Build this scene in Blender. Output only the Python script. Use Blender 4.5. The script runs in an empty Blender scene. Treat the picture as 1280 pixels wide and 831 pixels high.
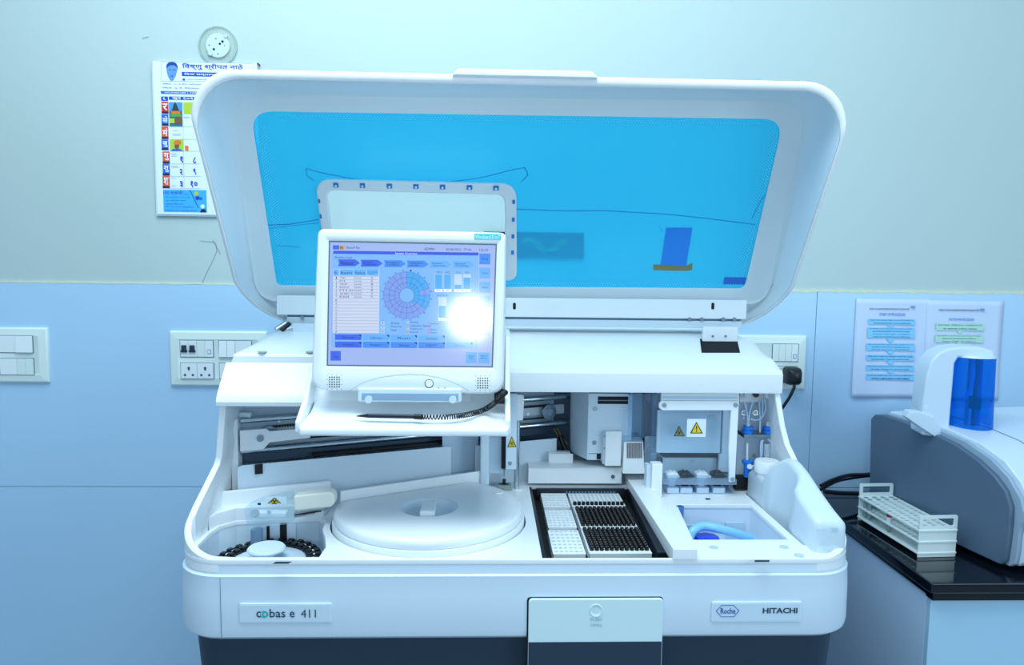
import bpy, bmesh, math, random
from mathutils import Vector, Matrix
random.seed(7)
D = bpy.data
col = bpy.context.scene.collection
R = math.radians
# ------------------------------------------------------------------ camera
FPX = 920.0
cam_loc = Vector((0, -2.03, 1.45))
cam_rot = Matrix.Rotation(R(-2.0), 3, 'Z') @ Matrix.Rotation(R(90 - 5.35), 3, 'X') @ Matrix.Rotation(R(0.7), 3, 'Z')
cd = D.cameras.new('camera'); cam = D.objects.new('camera', cd); col.objects.link(cam)
cam.matrix_world = Matrix.Translation(cam_loc) @ cam_rot.to_4x4()
cd.sensor_width = 36; cd.lens = FPX / 1280 * 36; cd.clip_start = .02
bpy.context.scene.camera = cam
vs = bpy.context.scene.view_settings
vs.view_transform = 'Standard'; vs.look = 'None'; vs.gamma = 1; vs.use_curve_mapping = False
vs.exposure = 0.27
# ------------------------------------------------------------------ world and lamps
def lin(c):
    return tuple(((x / 255) / 12.92 if x / 255 <= .04045 else ((x / 255 + .055) / 1.055) ** 2.4) for x in c)
w = D.worlds.new('world'); bpy.context.scene.world = w; w.use_nodes = True
w.node_tree.nodes['Background'].inputs[0].default_value = (.46, .74, 1.0, 1)
w.node_tree.nodes['Background'].inputs[1].default_value = 0.50
def area(name, loc, target, sx, sy, power, color):
    l = D.lights.new(name, 'AREA'); l.shape = 'RECTANGLE'; l.size = sx; l.size_y = sy; l.energy = power; l.color = color
    o = D.objects.new(name, l); col.objects.link(o); o.location = loc
    o.rotation_euler = (Vector(target) - Vector(loc)).to_track_quat('-Z', 'Y').to_euler(); return o
area('ceiling_panel_light', (-.2, -1.2, 2.95), (.1, -.5, .9), 1.8, 1.0, 38, (.78, .95, 1))
area('camera_side_fill', (2.6, -2.8, 1.9), (.2, -.2, 1.2), 1.3, 1.5, 22, (.72, .90, 1))  # unseen fill lamp added on the camera side
pl = D.lights.new('room_lamp', 'POINT'); pl.energy = 14; pl.shadow_soft_size = .07; pl.color = (.95, 1, 1)
plo = D.objects.new('room_lamp', pl); col.objects.link(plo); plo.location = (-.0785, -2.85, 1.474)
# ------------------------------------------------------------------ pixel rays
def ray(px, py): return cam_rot @ Vector(((px - 640) / FPX, -(py - 415.5) / FPX, -1))
def hit(px, py, P, N):
    d = ray(px, py); N = Vector(N); return cam_loc + d * ((Vector(P) - cam_loc).dot(N) / d.dot(N))
def ay(px, py, y): return hit(px, py, (0, y, 0), (0, 1, 0))
def az(px, py, z): return hit(px, py, (0, 0, z), (0, 0, 1))
def ax(px, py, x): return hit(px, py, (x, 0, 0), (1, 0, 0))
# ------------------------------------------------------------------ materials
MATS = {}
def mat(name, c, rough=.4, metal=0, bump=0, bscale=200, emit=0, var=0, vscale=6, coat=0, trans=None, alpha=1, sss=0):
    if name in MATS: return MATS[name]
    m = D.materials.new(name); m.use_nodes = True; nt = m.node_tree; b = nt.nodes['Principled BSDF']
    rgb = lin(c) + (1,)
    b.inputs['Base Color'].default_value = rgb; b.inputs['Roughness'].default_value = rough; b.inputs['Metallic'].default_value = metal
    if coat: b.inputs['Coat Weight'].default_value = coat; b.inputs['Coat Roughness'].default_value = .08
    if emit: b.inputs['Emission Color'].default_value = rgb; b.inputs['Emission Strength'].default_value = emit
    if alpha < 1: b.inputs['Alpha'].default_value = alpha
    if bump or var:
        tc = nt.nodes.new('ShaderNodeTexCoord')
    if bump:
        n = nt.nodes.new('ShaderNodeTexNoise'); n.inputs['Scale'].default_value = bscale; n.inputs['Detail'].default_value = 3
        bp = nt.nodes.new('ShaderNodeBump'); bp.inputs['Strength'].default_value = bump; bp.inputs['Distance'].default_value = .002
        nt.links.new(tc.outputs['Object'], n.inputs['Vector']); nt.links.new(n.outputs['Fac'], bp.inputs['Height']); nt.links.new(bp.outputs[0], b.inputs['Normal'])
    if var:
        n = nt.nodes.new('ShaderNodeTexNoise'); n.inputs['Scale'].default_value = vscale; n.inputs['Detail'].default_value = 5
        mx = nt.nodes.new('ShaderNodeMix'); mx.data_type = 'RGBA'
        mx.inputs[6].default_value = tuple(max(0, x * (1 - var)) for x in rgb[:3]) + (1,); mx.inputs[7].default_value = tuple(min(1, x * (1 + var)) for x in rgb[:3]) + (1,)
        nt.links.new(tc.outputs['Object'], n.inputs['Vector']); nt.links.new(n.outputs['Fac'], mx.inputs[0]); nt.links.new(mx.outputs[2], b.inputs['Base Color'])
    if trans is not None:       # clear sheet: tinted transparency mixed with the glossy surface
        tr = nt.nodes.new('ShaderNodeBsdfTransparent'); tr.inputs[0].default_value = lin(trans[0]) + (1,)
        ms = nt.nodes.new('ShaderNodeMixShader'); ms.inputs[0].default_value = trans[1]
        out = nt.nodes['Material Output']
        nt.links.new(tr.outputs[0], ms.inputs[1]); nt.links.new(b.outputs[0], ms.inputs[2]); nt.links.new(ms.outputs[0], out.inputs[0])
    MATS[name] = m; return m
white = mat('white_plastic', (238, 244, 248), .32, bump=.03, bscale=900, var=.015)
whitec = mat('white_painted_metal', (236, 243, 248), .28)
frontm = mat('front_white_plastic', (214, 230, 244), .35, bump=.03, bscale=900)
drawm = mat('door_white_plastic', (212, 236, 240), .35)
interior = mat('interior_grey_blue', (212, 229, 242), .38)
interior2 = mat('blue_grey_panel_metal', (186, 210, 228), .4)  # slightly darker blue-grey than the interior panels
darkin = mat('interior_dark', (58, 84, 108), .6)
black = mat('black_plastic', (14, 18, 26), .4)
blackm = mat('black_matt', (8, 11, 18), .7)
navy = mat('dark_base_plastic', (30, 52, 72), .5, bump=.04, bscale=700)
chrome = mat('chrome', (200, 212, 220), .16, 1)
steel = mat('brushed_steel', (150, 168, 182), .3, 1)
belt = mat('rubber_belt', (22, 26, 34), .7)
clear = mat('clear_acrylic', (205, 228, 244), .08, trans=((226, 240, 250), .22))
grey = mat('grey_cap', (186, 208, 208), .5)
yellow = mat('warning_yellow', (226, 200, 30), .5)
paper = mat('paper_white', (226, 236, 248), .7)
cream = mat('cream_ivory_plastic', (240, 240, 228), .4)
skin_c = mat('printed_blue', (96, 150, 226), .6)
ink = mat('ink_dark', (24, 34, 70), .6)
inkb = mat('ink_blue', (20, 52, 170), .6)
blueplastic = mat('blue_fitting', (24, 128, 236), .4)
# ------------------------------------------------------------------ mesh builder
class MB:
    def __init__(s): s.v = []; s.f = []
    def add(s, vs_, fs): k = len(s.v); s.v += [tuple(v) for v in vs_]; s.f += [tuple(i + k for i in f) for f in fs]; return s
    def box(s, x0, x1, y0, y1, z0, z1, M=None):
        p = [Vector((x, y, z)) for z in (z0, z1) for y in (y0, y1) for x in (x0, x1)]
        if M is not None: p = [M @ q for q in p]
        return s.add(p, [(0, 2, 3, 1), (4, 5, 7, 6), (0, 1, 5, 4), (2, 6, 7, 3), (0, 4, 6, 2), (1, 3, 7, 5)])
    def prism(s, pts, vec):      # planar polygon of 3D points extruded by vec
        n = len(pts); vec = Vector(vec); a = [Vector(p) for p in pts]; b = [p + vec for p in a]
        return s.add(a + b, [tuple(range(n)), tuple(range(2 * n - 1, n - 1, -1))] + [(i, i + n, (i + 1) % n + n, (i + 1) % n) for i in range(n)])
    def loft(s, loops, cap=True, closed=True):
        n = len(loops[0]); vs_ = [v for l in loops for v in l]; fs = []
        m = n if closed else n - 1
        for k in range(len(loops) - 1):
            for i in range(m): j = (i + 1) % n; fs.append((k * n + i, k * n + j, (k + 1) * n + j, (k + 1) * n + i))
        if cap: fs.append(tuple(range(n - 1, -1, -1))); fs.append(tuple((len(loops) - 1) * n + i for i in range(n)))
        return s.add(vs_, fs)
    def cyl(s, a, b, r, r2=None, n=16, cap=True):
        a = Vector(a); b = Vector(b); r2 = r if r2 is None else r2; d = (b - a).normalized()
        u = d.orthogonal().normalized(); w_ = d.cross(u)
        ring = lambda c, q: [c + (u * math.cos(t) + w_ * math.sin(t)) * q for t in [2 * math.pi * i / n for i in range(n)]]
        return s.loft([ring(a, r), ring(b, r2)], cap)
    def tube(s, pts, r, n=8, closed=False):
        pts = [Vector(p) for p in pts]; loops = []; u = None
        for i, p in enumerate(pts):
            if closed: d = (pts[(i + 1) % len(pts)] - pts[i - 1]).normalized()
            else: d = (pts[min(i + 1, len(pts) - 1)] - pts[max(i - 1, 0)]).normalized()
            if u is None: u = d.orthogonal().normalized()
            u = (u - d * u.dot(d)).normalized(); w_ = d.cross(u)
            loops.append([p + (u * math.cos(t) + w_ * math.sin(t)) * r for t in [2 * math.pi * k / n for k in range(n)]])
        if closed: loops.append(loops[0])
        return s.loft(loops, not closed)
    def lathe(s, prof, c, n=40, M=None, a0=0, a1=2 * math.pi):   # prof [(r,z)] about a vertical axis at c
        c = Vector(c); loops = []
        for i in range(n):
            t = 2 * math.pi * i / n
            loops.append([c + Vector((r * math.cos(t), r * math.sin(t), z)) for r, z in prof])
        m = len(prof); vs_ = [v for l in loops for v in l]; fs = []
        for i in range(n):
            j = (i + 1) % n
            for k in range(m - 1): fs.append((i * m + k, j * m + k, j * m + k + 1, i * m + k + 1))
        return s.add(vs_, fs)
    def build(s, name, m, parent=None, bevel=0, seg=2, smooth=40, solid=0, sub=0):
        me = D.meshes.new(name); me.from_pydata([tuple(v) for v in s.v], [], s.f); me.validate()
        bm = bmesh.new(); bm.from_mesh(me); bmesh.ops.remove_doubles(bm, verts=bm.verts, dist=1e-6); bmesh.ops.recalc_face_normals(bm, faces=bm.faces); bm.to_mesh(me); bm.free()
        me.materials.append(m); return link(name, me, parent, bevel, seg, smooth, solid, sub)
def link(name, me, parent=None, bevel=0, seg=2, smooth=40, solid=0, sub=0):
    if smooth:
        me.polygons.foreach_set('use_smooth', [True] * len(me.polygons))
        if not bevel and not sub: me.set_sharp_from_angle(angle=R(smooth))
    o = D.objects.new(name, me); col.objects.link(o)
    if solid: q = o.modifiers.new('thickness', 'SOLIDIFY'); q.thickness = solid; q.offset = -1
    if sub: q = o.modifiers.new('subd', 'SUBSURF'); q.levels = sub; q.render_levels = sub
    if bevel:
        q = o.modifiers.new('bevel', 'BEVEL'); q.width = bevel; q.segments = seg; q.limit_method = 'ANGLE'; q.angle_limit = R(35)
        if smooth: q = o.modifiers.new('wn', 'WEIGHTED_NORMAL'); q.keep_sharp = True
    if parent is not None:
        o.parent = parent
        base = parent.get('_o')
        off = Vector(base) if base is not None else None
        if off is not None:
            me.transform(Matrix.Translation(-off))
        if parent.type == 'MESH' or off is not None: o['_o'] = list(off) if off is not None else [0, 0, 0]
    return o
def tag(o, label, cat, group=None):
    o['label'] = label; o['category'] = cat
    if group: o['group'] = group
    return o
def thing(name, loc, label, cat, group=None):
    o = D.objects.new(name, None); col.objects.link(o); o.location = loc; o['_o'] = list(loc); o.empty_display_size = .05
    return tag(o, label, cat, group)
def struct(o): o['kind'] = 'structure'; return o
def dup(o, loc, label=None, group=None):
    c = o.copy(); col.objects.link(c); c.location = loc
    if label: c['label'] = label
    if group: c['group'] = group
    for ch in list(o.children):
        d = ch.copy(); col.objects.link(d); d.parent = c
        for g in list(ch.children):
            e = g.copy(); col.objects.link(e); e.parent = d
    return c
def rbox(name, x0, x1, y0, y1, z0, z1, m, parent=None, bevel=.002, seg=2, M=None):
    return MB().box(x0, x1, y0, y1, z0, z1, M).build(name, m, parent, bevel, seg)
def rrect(x0, x1, y0, y1, r, n=6):      # rounded rectangle; r = radius or 4 radii (x0y0, x1y0, x1y1, x0y1)
    if not isinstance(r, (tuple, list)): r = (r,) * 4
    out = []
    for (cx, cy, a), q in zip(((x0, y0, 180), (x1, y0, 270), (x1, y1, 0), (x0, y1, 90)), r):
        sx = 1 if cx == x0 else -1; sy = 1 if cy == y0 else -1
        for k in range(n + 1):
            t = R(a + 90 * k / n); out.append((cx + sx * q + q * math.cos(t), cy + sy * q + q * math.sin(t)))
    return out
def circ(cx, cy, r, n=24): return [(cx + r * math.cos(2 * math.pi * i / n), cy + r * math.sin(2 * math.pi * i / n)) for i in range(n)]
def curve_mesh(cu, name):
    o = D.objects.new('tmp', cu); col.objects.link(o); dg = bpy.context.evaluated_depsgraph_get()
    me = D.meshes.new_from_object(o.evaluated_get(dg)); D.objects.remove(o); D.curves.remove(cu); me.name = name; return me
def plate(outlines, T, m, name, parent=None, thick=.002, bev=0, smooth=40, **k):
    """flat sheet with holes; outlines in 2D (first outer, rest holes), T places local x,y,z (sheet spans 0..thick in z)"""
    cu = D.curves.new('c', 'CURVE'); cu.dimensions = '2D'; cu.fill_mode = 'BOTH'; cu.extrude = max(thick / 2 - bev, 1e-5); cu.bevel_depth = bev; cu.bevel_resolution = 2
    for o in outlines:
        sp = cu.splines.new('POLY'); sp.points.add(len(o) - 1)
        for i, p in enumerate(o): sp.points[i].co = (p[0], p[1], 0, 1)
        sp.use_cyclic_u = True
    me = curve_mesh(cu, name); me.transform(T @ Matrix.Translation((0, 0, thick / 2)))
    me.materials.clear(); me.materials.append(m); me.shade_flat()
    return link(name, me, parent, smooth=smooth, **k)
def frame(o, u, v):     # matrix with local x=u, y=v, z=u x v
    u = Vector(u).normalized(); v = Vector(v).normalized(); n = u.cross(v)
    return Matrix(((u.x, v.x, n.x, o[0]), (u.y, v.y, n.y, o[1]), (u.z, v.z, n.z, o[2]), (0, 0, 0, 1)))
TXT = {}
def text_mesh(body, bold=0):
    cu = D.curves.new('t', 'FONT'); cu.body = body; cu.size = 1; cu.resolution_u = 2; cu.offset = bold; cu.fill_mode = 'FRONT'; cu.extrude = 0
    return curve_mesh(cu, 'lettering')
class G:
    """flat print on a plane; u right, v up, normal towards the viewer; placed from points of the plane"""
    def __init__(s, o, u, v, parent): s.T = frame(o, u, v); s.inv = s.T.inverted(); s.parent = parent; s.o = Vector(o); s.n = s.T.to_3x3() @ Vector((0, 0, 1))
    def uv(s, px, py): p = s.inv @ hit(px, py, s.o, s.n); return p.x, p.y
    def rect(s, x0, y0, x1, y1, m, name='print', lift=.0004, r=0, h=.0003, parent=None):
        (a, b), (c, d) = s.uv(x0, y0), s.uv(x1, y1); a, c = min(a, c), max(a, c); b, d = min(b, d), max(b, d)
        return plate([rrect(a, c, b, d, r or 1e-5, 4 if r else 1)], s.T @ Matrix.Translation((0, 0, lift)), m, name, parent or s.parent, h)
    def poly(s, pts, m, name='print', lift=.0004, h=.0003, parent=None):
        return plate([[s.uv(*p) for p in pts]], s.T @ Matrix.Translation((0, 0, lift)), m, name, parent or s.parent, h)
    def text(s, body, x0, y0, x1, y1, m, name='lettering', lift=.0008, bold=0, parent=None, keep=False):
        (a, b), (c, d) = s.uv(x0, y0), s.uv(x1, y1); b, d = min(b, d), max(b, d); a, c = min(a, c), max(a, c)
        me = text_mesh(body, bold); vs_ = [v.co for v in me.vertices]
        if not vs_: return None
        lx, hx = min(v.x for v in vs_), max(v.x for v in vs_); ly, hy = min(v.y for v in vs_), max(v.y for v in vs_)
        sx, sy = (c - a) / (hx - lx), (d - b) / max(hy - ly, 1e-6)
        if keep: sx = sy = min(sx, sy)
        me.transform(s.T @ Matrix.Translation((a, b, lift)) @ Matrix.Diagonal((sx, sy, 1, 1)) @ Matrix.Translation((-lx, -ly, 0)))
        me.materials.clear(); me.materials.append(m)
        return link(name, me, parent or s.parent, smooth=0)
    def line(s, pts, wd, m, name='line', lift=.0006, parent=None):
        mb = MB(); q = [s.uv(*p) for p in pts]
        for (a, b), (c, d) in zip(q, q[1:]):
            dx, dy = c - a, d - b; L = math.hypot(dx, dy) or 1; nx, ny = -dy / L * wd / 2, dx / L * wd / 2
            mb.prism([s.T @ Vector(p) for p in ((a + nx, b + ny, lift), (a - nx, b - ny, lift), (c - nx, d - ny, lift), (c + nx, d + ny, lift))], s.n * .0002)
        return mb.build(name, m, parent or s.parent, smooth=0)
def screw(p, n, parent, r=.0045, m=None, name='screw'):
    p = Vector(p); n = Vector(n).normalized(); u = n.orthogonal().normalized(); w_ = n.cross(u); mb = MB(); mb.cyl(p, p + n * .0015, r, r * .95, 14)
    o = mb.build(name, m or steel, parent)
    return o

# =================================================================== SETTING
wallm = mat('cream_wall_paint', (184, 202, 202), .75, bump=.15, bscale=60, var=.03, vscale=2.5)
panelm = mat('blue_laminate_panel', (176, 212, 240), .35, var=.02, vscale=1.6)
floorm = mat('floor_tile', (150, 160, 168), .4, var=.05)
wall = struct(rbox('wall_back', -3.2, 3.6, .004, .12, 0, 3.0, wallm, bevel=0))
floor = struct(rbox('floor', -3.2, 3.6, -4.2, .12, -.05, 0, floorm, bevel=0))
for (a, b, c, d) in ((-3.2, .9235, .0, .8185), (-3.2, .9235, .8205, 1.383), (.9255, 3.6, 0, .8185), (.9255, 3.6, .8205, 1.383)):
    rbox('panel', a, b, 0, .005, c, d, panelm, wall, bevel=.0008)
# ragged plaster edge above the panels
plast = mat('rough_plaster', (206, 216, 196), .9, bump=.6, bscale=120, var=.12, vscale=60)
mb = MB(); top = []; bot = []
for i in range(260):
    x = -1.6 + i * 3.3 / 259; k = 1 if x > .8 else .35
    top.append(Vector((x, 0, 1.3875 + k * random.random() * .004))); bot.append(Vector((x, -.0005, 1.3835 - k * random.random() * .006)))
mb.prism(top + bot[::-1], (0, .004, 0)); struct(mb.build('trim_1', plast, smooth=0))
crackm = mat('crack_dark', (120, 130, 130), .9)
gw = G((0, .0035, 0), (1, 0, 0), (0, 0, 1), wall)
gw.line([(250, 301), (262, 302), (270, 303)], .0008, crackm, 'crack'); gw.line([(270, 304), (271, 314), (264, 330), (259, 340), (252, 355)], .0009, crackm, 'crack')
gw.line([(266, 300), (276, 318)], .0010, crackm, 'crack'); gw.line([(178, 48), (186, 46)], .001, crackm, 'crack')

# =================================================================== WALL ITEMS
platem = mat('switch_plate_ivory', (222, 236, 232), .35); rockm = mat('switch_rocker_white', (232, 240, 242), .3); gap = mat('gap_grey', (96, 124, 146), .7)
def wall_plate(x0, x1, z0, z1, label, name='switch_board'):
    t = thing(name, ((x0 + x1) / 2, 0, z0), label, 'switch')
    mb = MB(); L = []
    for (i, y) in ((0, 0), (0, -.006), (.004, -.010), (.022, -.0125), (.024, -.0115)):
        L.append([Vector((a, y, b)) for a, b in rrect(x0 + i, x1 - i, z0 + i, z1 - i, .003, 3)])
    mb.loft(L).build('frame', platem, t, smooth=25); return t
def module(t, x0, x1, z0, z1, n, kinds):
    g = MB(); g.box(x0 - .0015, x1 + .0015, -.0128, -.0118, z0 - .0015, z1 + .0015).build('module_gap', gap, t, smooth=0)
    w_ = (x1 - x0) / n; i = 0
    for k in kinds:
        if k == 'S':   # socket, two units wide
            a, b = x0 + w_ * i, x0 + w_ * (i + 2); o = rbox('socket', a + .0004, b - .0004, -.0155, -.012, z0, z1, rockm, t, bevel=.0006)
            c = (a + b) / 2; mb = MB()
            mb.cyl((c, -.0162, z0 + (z1 - z0) * .70), (c, -.0154, z0 + (z1 - z0) * .70), .0034, n=14); mb.cyl((c, -.0162, z0 + (z1 - z0) * .60), (c, -.0154, z0 + (z1 - z0) * .60), .0026, n=14)
            for sgn in (-1, 1): mb.cyl((c + sgn * .0105, -.0162, z0 + (z1 - z0) * .24), (c + sgn * .0105, -.0154, z0 + (z1 - z0) * .24), .0032, n=14)
            mb.build('pin_hole', darkin, o, smooth=0); i += 2
        else:
            wd = 1 if k in 'rbmi' else 2
            a, b = x0 + w_ * i, x0 + w_ * (i + wd)
            if k == 'm':   # miniature breaker
                rbox('blank', a + .0003, b - .0003, -.0145, -.012, z0, z1, rockm, t, bevel=.0005)
                c = (a + b) / 2; mb = MB().box(c - .0065, c + .0065, -.020, -.0144, z0 + (z1 - z0) * .38, z0 + (z1 - z0) * .72); mb.box(c - .0085, c + .0085, -.019, -.0144, z0 + (z1 - z0) * .28, z0 + (z1 - z0) * .42)
                mb.build('breaker_lever', navy, t, .001)
            elif k in 'rR':
                pr = .004 if k == 'r' else .003
                o = MB(); o.prism([(a + .0004, -.012, z0), (a + .0004, -.0145, z1), (a + .0004, -.012, z1)][:1] + [(a + .0004, -.0145 - (pr if True else 0), z0), (a + .0004, -.0145, z1), (a + .0004, -.012, z1)], (b - a - .0008, 0, 0)).build('rocker', rockm, t, .0005)
            elif k == 'i':
                rbox('blank', a + .0003, b - .0003, -.0140, -.012, z0, z1, rockm, t, bevel=.0005)
                c = (a + b) / 2; rbox('indicator_window', c - .005, c + .005, -.0146, -.0139, z0 + .008, z0 + .020, gap, t, bevel=0); rbox('indicator_mark', c - .0038, c + .0038, -.0150, -.0145, z0 + .0095, z0 + .0185, paper, t, bevel=0)
            else: rbox('blank', a + .0003, b - .0003, -.0138, -.012, z0, z1, platem if k == 'b' else rockm, t, bevel=.0005)
            i += wd
t = wall_plate(-1.372, -1.187, 1.112, 1.262, 'square ivory switch plate at far left with two rows of wide switches')
module(t, -1.313, -1.2235, 1.195, 1.240, 4, ['B', 'R']); module(t, -1.313, -1.2235, 1.134, 1.178, 4, ['B', 'b', 'b'])
t = wall_plate(-.862, -.60, 1.106, 1.257, 'ivory switch board left of the analyzer with two dark breaker levers and sockets')
module(t, -.831, -.743, 1.187, 1.231, 4, ['m', 'm', 'b', 'i']); module(t, -.831, -.743, 1.127, 1.169, 4, ['S', 'S'])
module(t, -.727, -.640, 1.187, 1.231, 4, ['r', 'r', 'B']); module(t, -.727, -.640, 1.127, 1.169, 4, ['S', 'S'])
t = wall_plate(.66, .898, 1.106, 1.259, 'ivory switch board half hidden behind the right of the analyzer')
module(t, .80, .872, 1.187, 1.235, 4, ['b', 'b', 'b', 'i']); module(t, .80, .872, 1.127, 1.172, 4, ['S', 'S'])
# black plug with its lead in the right board
t = thing('power_plug', (.835, -.02, 1.15), 'black power plug pushed into the right-hand switch board', 'plug')
mb = MB(); L = []
for y, s_ in ((-.016, .016), (-.022, .021), (-.05, .021), (-.062, .017), (-.070, .010)):
    L.append([Vector((.848 + a, y, 1.150 + b)) for a, b in rrect(-s_, s_, -s_ * 1.15, s_ * 1.15, s_ * .5, 4)])
mb.loft(L).build('plug_body', black, t, smooth=50)
MB().tube([(.848, -.055, 1.14), (.844, -.064, 1.12), (.835, -.055, 1.09), (.82, -.035, 1.05), (.81, -.02, .98), (.81, -.015, .9)], .0045, 8).build('power_lead', black, t)
# round pull-cord rose
c = ay(272.5, 57, 0); t = thing('round_wall_plate', (c.x, 0, c.z), 'clear round cover plate with screw holes above the calendar', 'wall plate')
MB().lathe([(.050, 0), (.050, .003), (.046, .0042), (.034, .0042), (.030, .006)], (0, 0, 0), 48).add([], []).v
mb = MB(); M_ = Matrix.Translation((c.x, .0035, c.z)) @ Matrix.Rotation(R(90), 4, 'X')
def lathe_at(prof, M_, n=48):
    b = MB().lathe(prof, (0, 0, 0), n); b.v = [tuple(M_ @ Vector(v)) for v in b.v]; return b
lathe_at([(.0, .0005), (.049, .0005), (.049, .004), (.047, .005), (.0, .005)], M_).build('cover_disc', mat('clear_disc', (214, 228, 222), .2, trans=((250, 252, 250), .2)), t)
lathe_at([(.0505, .0005), (.0505, .0055), (.0475, .0058), (.0475, .0005), (.0505, .0005)], M_).build('rim_ring', mat('frosted_rim', (196, 214, 212), .3, trans=((240, 246, 244), .4)), t)
lathe_at([(.0, .005), (.030, .005), (.031, .006), (.0, .0062)], M_, 40).build('centre_disc', mat('pale_blue_disc', (196, 214, 240), .5), t)
for dx, dz, r_ in ((.006, .004, .0028), (.013, .010, .0032), (-.010, -.010, .0030), (-.004, .017, .0015), (-.022, 0, .0015), (.018, 0, .0012), (0, -.022, .0015)):
    MB().cyl((c.x + dx, -.0026, c.z + dz), (c.x + dx, -.0035, c.z + dz), r_, n=12).build('hole', black, t)
MB().cyl((c.x + .022, -.0015, c.z + .024), (c.x + .022, -.005, c.z + .024), .005, n=12).build('screw_cap', grey, t)
MB().cyl((c.x - .019, -.0015, c.z - .020), (c.x - .019, -.005, c.z - .020), .007, n=12).build('screw_cap', grey, t)
# ------------------------------------------------------------------ calendar
a = ay(197, 77, 0); b = ay(322, 269, 0)
t = thing('wall_calendar', ((a.x + b.x) / 2, -.003, b.z), 'printed wall calendar with blue lettering hanging half behind the raised lid', 'calendar')
x0, x1, z0, z1 = -.884, -.612, 1.570, 1.968
mb = MB(); fr = []; n_ = 16
for i in range(n_ + 1):
    u = i / n_; fr.append([Vector((x0 + (x1 - x0) * u, -.004 - .003 * math.sin(u * 9), z)) for z in (z0, z1)])
MB().box(x0, x1, -.006, .002, z0, z1).build('sheet_pad', paper, t, .0008)
MB().box(x0 - .004, x1 - .002, -.0035, .002, z0 - .004, z1 - .01).build('back_sheet', mat('pale_sheet', (206, 222, 232), .7), t, .0008)
g = G((0, -.006, 0), (1, 0, 0), (0, 0, 1), t)
c3 = lambda x, y: (190 + x / 7.557, 70 + y / 7.555)
c4 = lambda x, y: (190 + x / 7.557, 170 + y / 7.555)
def R3(x0, y0, x1, y1, m, name='print', **k): return g.rect(*c3(x0, y0), *c3(x1, y1), m, name, **k)
def R4(x0, y0, x1, y1, m, name='print', **k): return g.rect(*c4(x0, y0), *c4(x1, y1), m, name, **k)
def T3(s_, x0, y0, x1, y1, m, **k): return g.text(s_, *c3(x0, y0), *c3(x1, y1), m, **k)
def T4(s_, x0, y0, x1, y1, m, **k): return g.text(s_, *c4(x0, y0), *c4(x1, y1), m, **k)
cblue = mat('calendar_blue', (24, 62, 208), .6); cblue2 = mat('calendar_sky', (60, 176, 232), .6); cred = mat('calendar_red', (206, 44, 44), .6); corange = mat('calendar_orange', (214, 88, 50), .6)
cb3 = mat('calendar_royal', (36, 98, 208), .6); lgrey = mat('calendar_line', (150, 172, 206), .6); cgreen = mat('calendar_lime', (176, 206, 60), .6); corg2 = mat('calendar_amber', (226, 120, 50), .6)
cteal = mat('calendar_teal', (40, 110, 120), .6); cw = mat('calendar_white', (236, 242, 250), .6); cbrown = mat('calendar_brown', (120, 84, 60), .6)
for pts in (((88, 52), (958, 70)), ((88, 236), (560, 240)), ((88, 52), (84, 236)), ((958, 70), (956, 180))): g.line([c3(*p) for p in pts], .0006, lgrey, 'rule_line')
# portrait: head, hair and shoulders printed in blue
por = g.poly([c3(*p) for p in ((140, 100), (150, 72), (180, 60), (215, 64), (238, 88), (240, 130), (228, 180), (205, 225), (188, 238), (168, 222), (148, 180), (138, 140))], skin_c, 'portrait', lift=.0004)
g.poly([c3(*p) for p in ((136, 120), (138, 84), (160, 60), (196, 56), (230, 68), (244, 100), (242, 130), (232, 100), (205, 86), (170, 88), (150, 104))], mat('printed_hair', (30, 60, 150), .6), 'portrait_hair', lift=.0008, parent=por)
g.poly([c3(*p) for p in ((160, 128), (180, 126), (180, 132), (160, 134))], mat('printed_hair', (0, 0, 0)), 'portrait_eye', lift=.0008, parent=por)
g.poly([c3(*p) for p in ((200, 126), (222, 128), (222, 134), (200, 132))], mat('printed_hair', (0, 0, 0)), 'portrait_eye', lift=.0008, parent=por)
g.poly([c3(*p) for p in ((176, 186), (204, 186), (198, 194), (182, 194))], mat('printed_hair', (0, 0, 0)), 'portrait_mouth', lift=.0008, parent=por)
T3('िवष्णु श्रीपत नाठे', 285, 66, 862, 140, cblue, bold=.012)
R3(283, 150, 642, 196, cblue, 'title_bar'); T3('िवमा सल्लागार', 305, 158, 622, 192, cw, bold=.01)
R3(290, 212, 312, 232, cblue, 'mail_mark'); T3('vishnunathe1985@gmail.com', 325, 212, 700, 234, cblue)
T3('ऑिफस : ७५ B बीच, आिशर्वाद स्टॉप, मेन रोड', 98, 254, 640, 282, cb3); T3('निवास : यू. पी. पेिट्रकल्स, ता. हवेली', 98, 290, 600, 320, cb3)
R3(84, 330, 700, 368, cb3, 'phone_bar'); T3('9022686388 | 9890802140', 118, 338, 560, 362, cw, bold=.01)
R3(86, 382, 152, 424, cblue, 'month_bar'); T3('६', 105, 390, 128, 418, cw, bold=.02)
R3(160, 382, 800, 424, cblue, 'month_bar'); T3('जून २०२३', 192, 388, 420, 422, cw, bold=.02)
days = [('र', cred, 432, 545), ('सो', cb3, 550, 660), ('मं', corange, 665, 785), ('बु', cb3, 788, 890)]
for s_, m, ya, yb in days:
    R3(90, ya, 158, yb, m, 'day_block'); R3(92, yb - 22, 156, yb - 2, ink, 'day_strip', lift=.0008)
    T3(s_, 100, ya + 16, 150, yb - 30, cw, bold=.015, lift=.0008)
for s_, m, ya, yb in (('गु', corange, 145, 262), ('शु', cb3, 264, 374), ('श', corange, 376, 494)):
    R4(100, ya, 170, yb, m, 'day_block'); R4(102, yb - 22, 168, yb - 2, ink, 'day_strip', lift=.0008)
    T4(s_, 112, ya + 14, 160, yb - 32, cw, bold=.015, lift=.0008)
pic = R3(160, 436, 290, 665, cteal, 'picture_cell')
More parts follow.
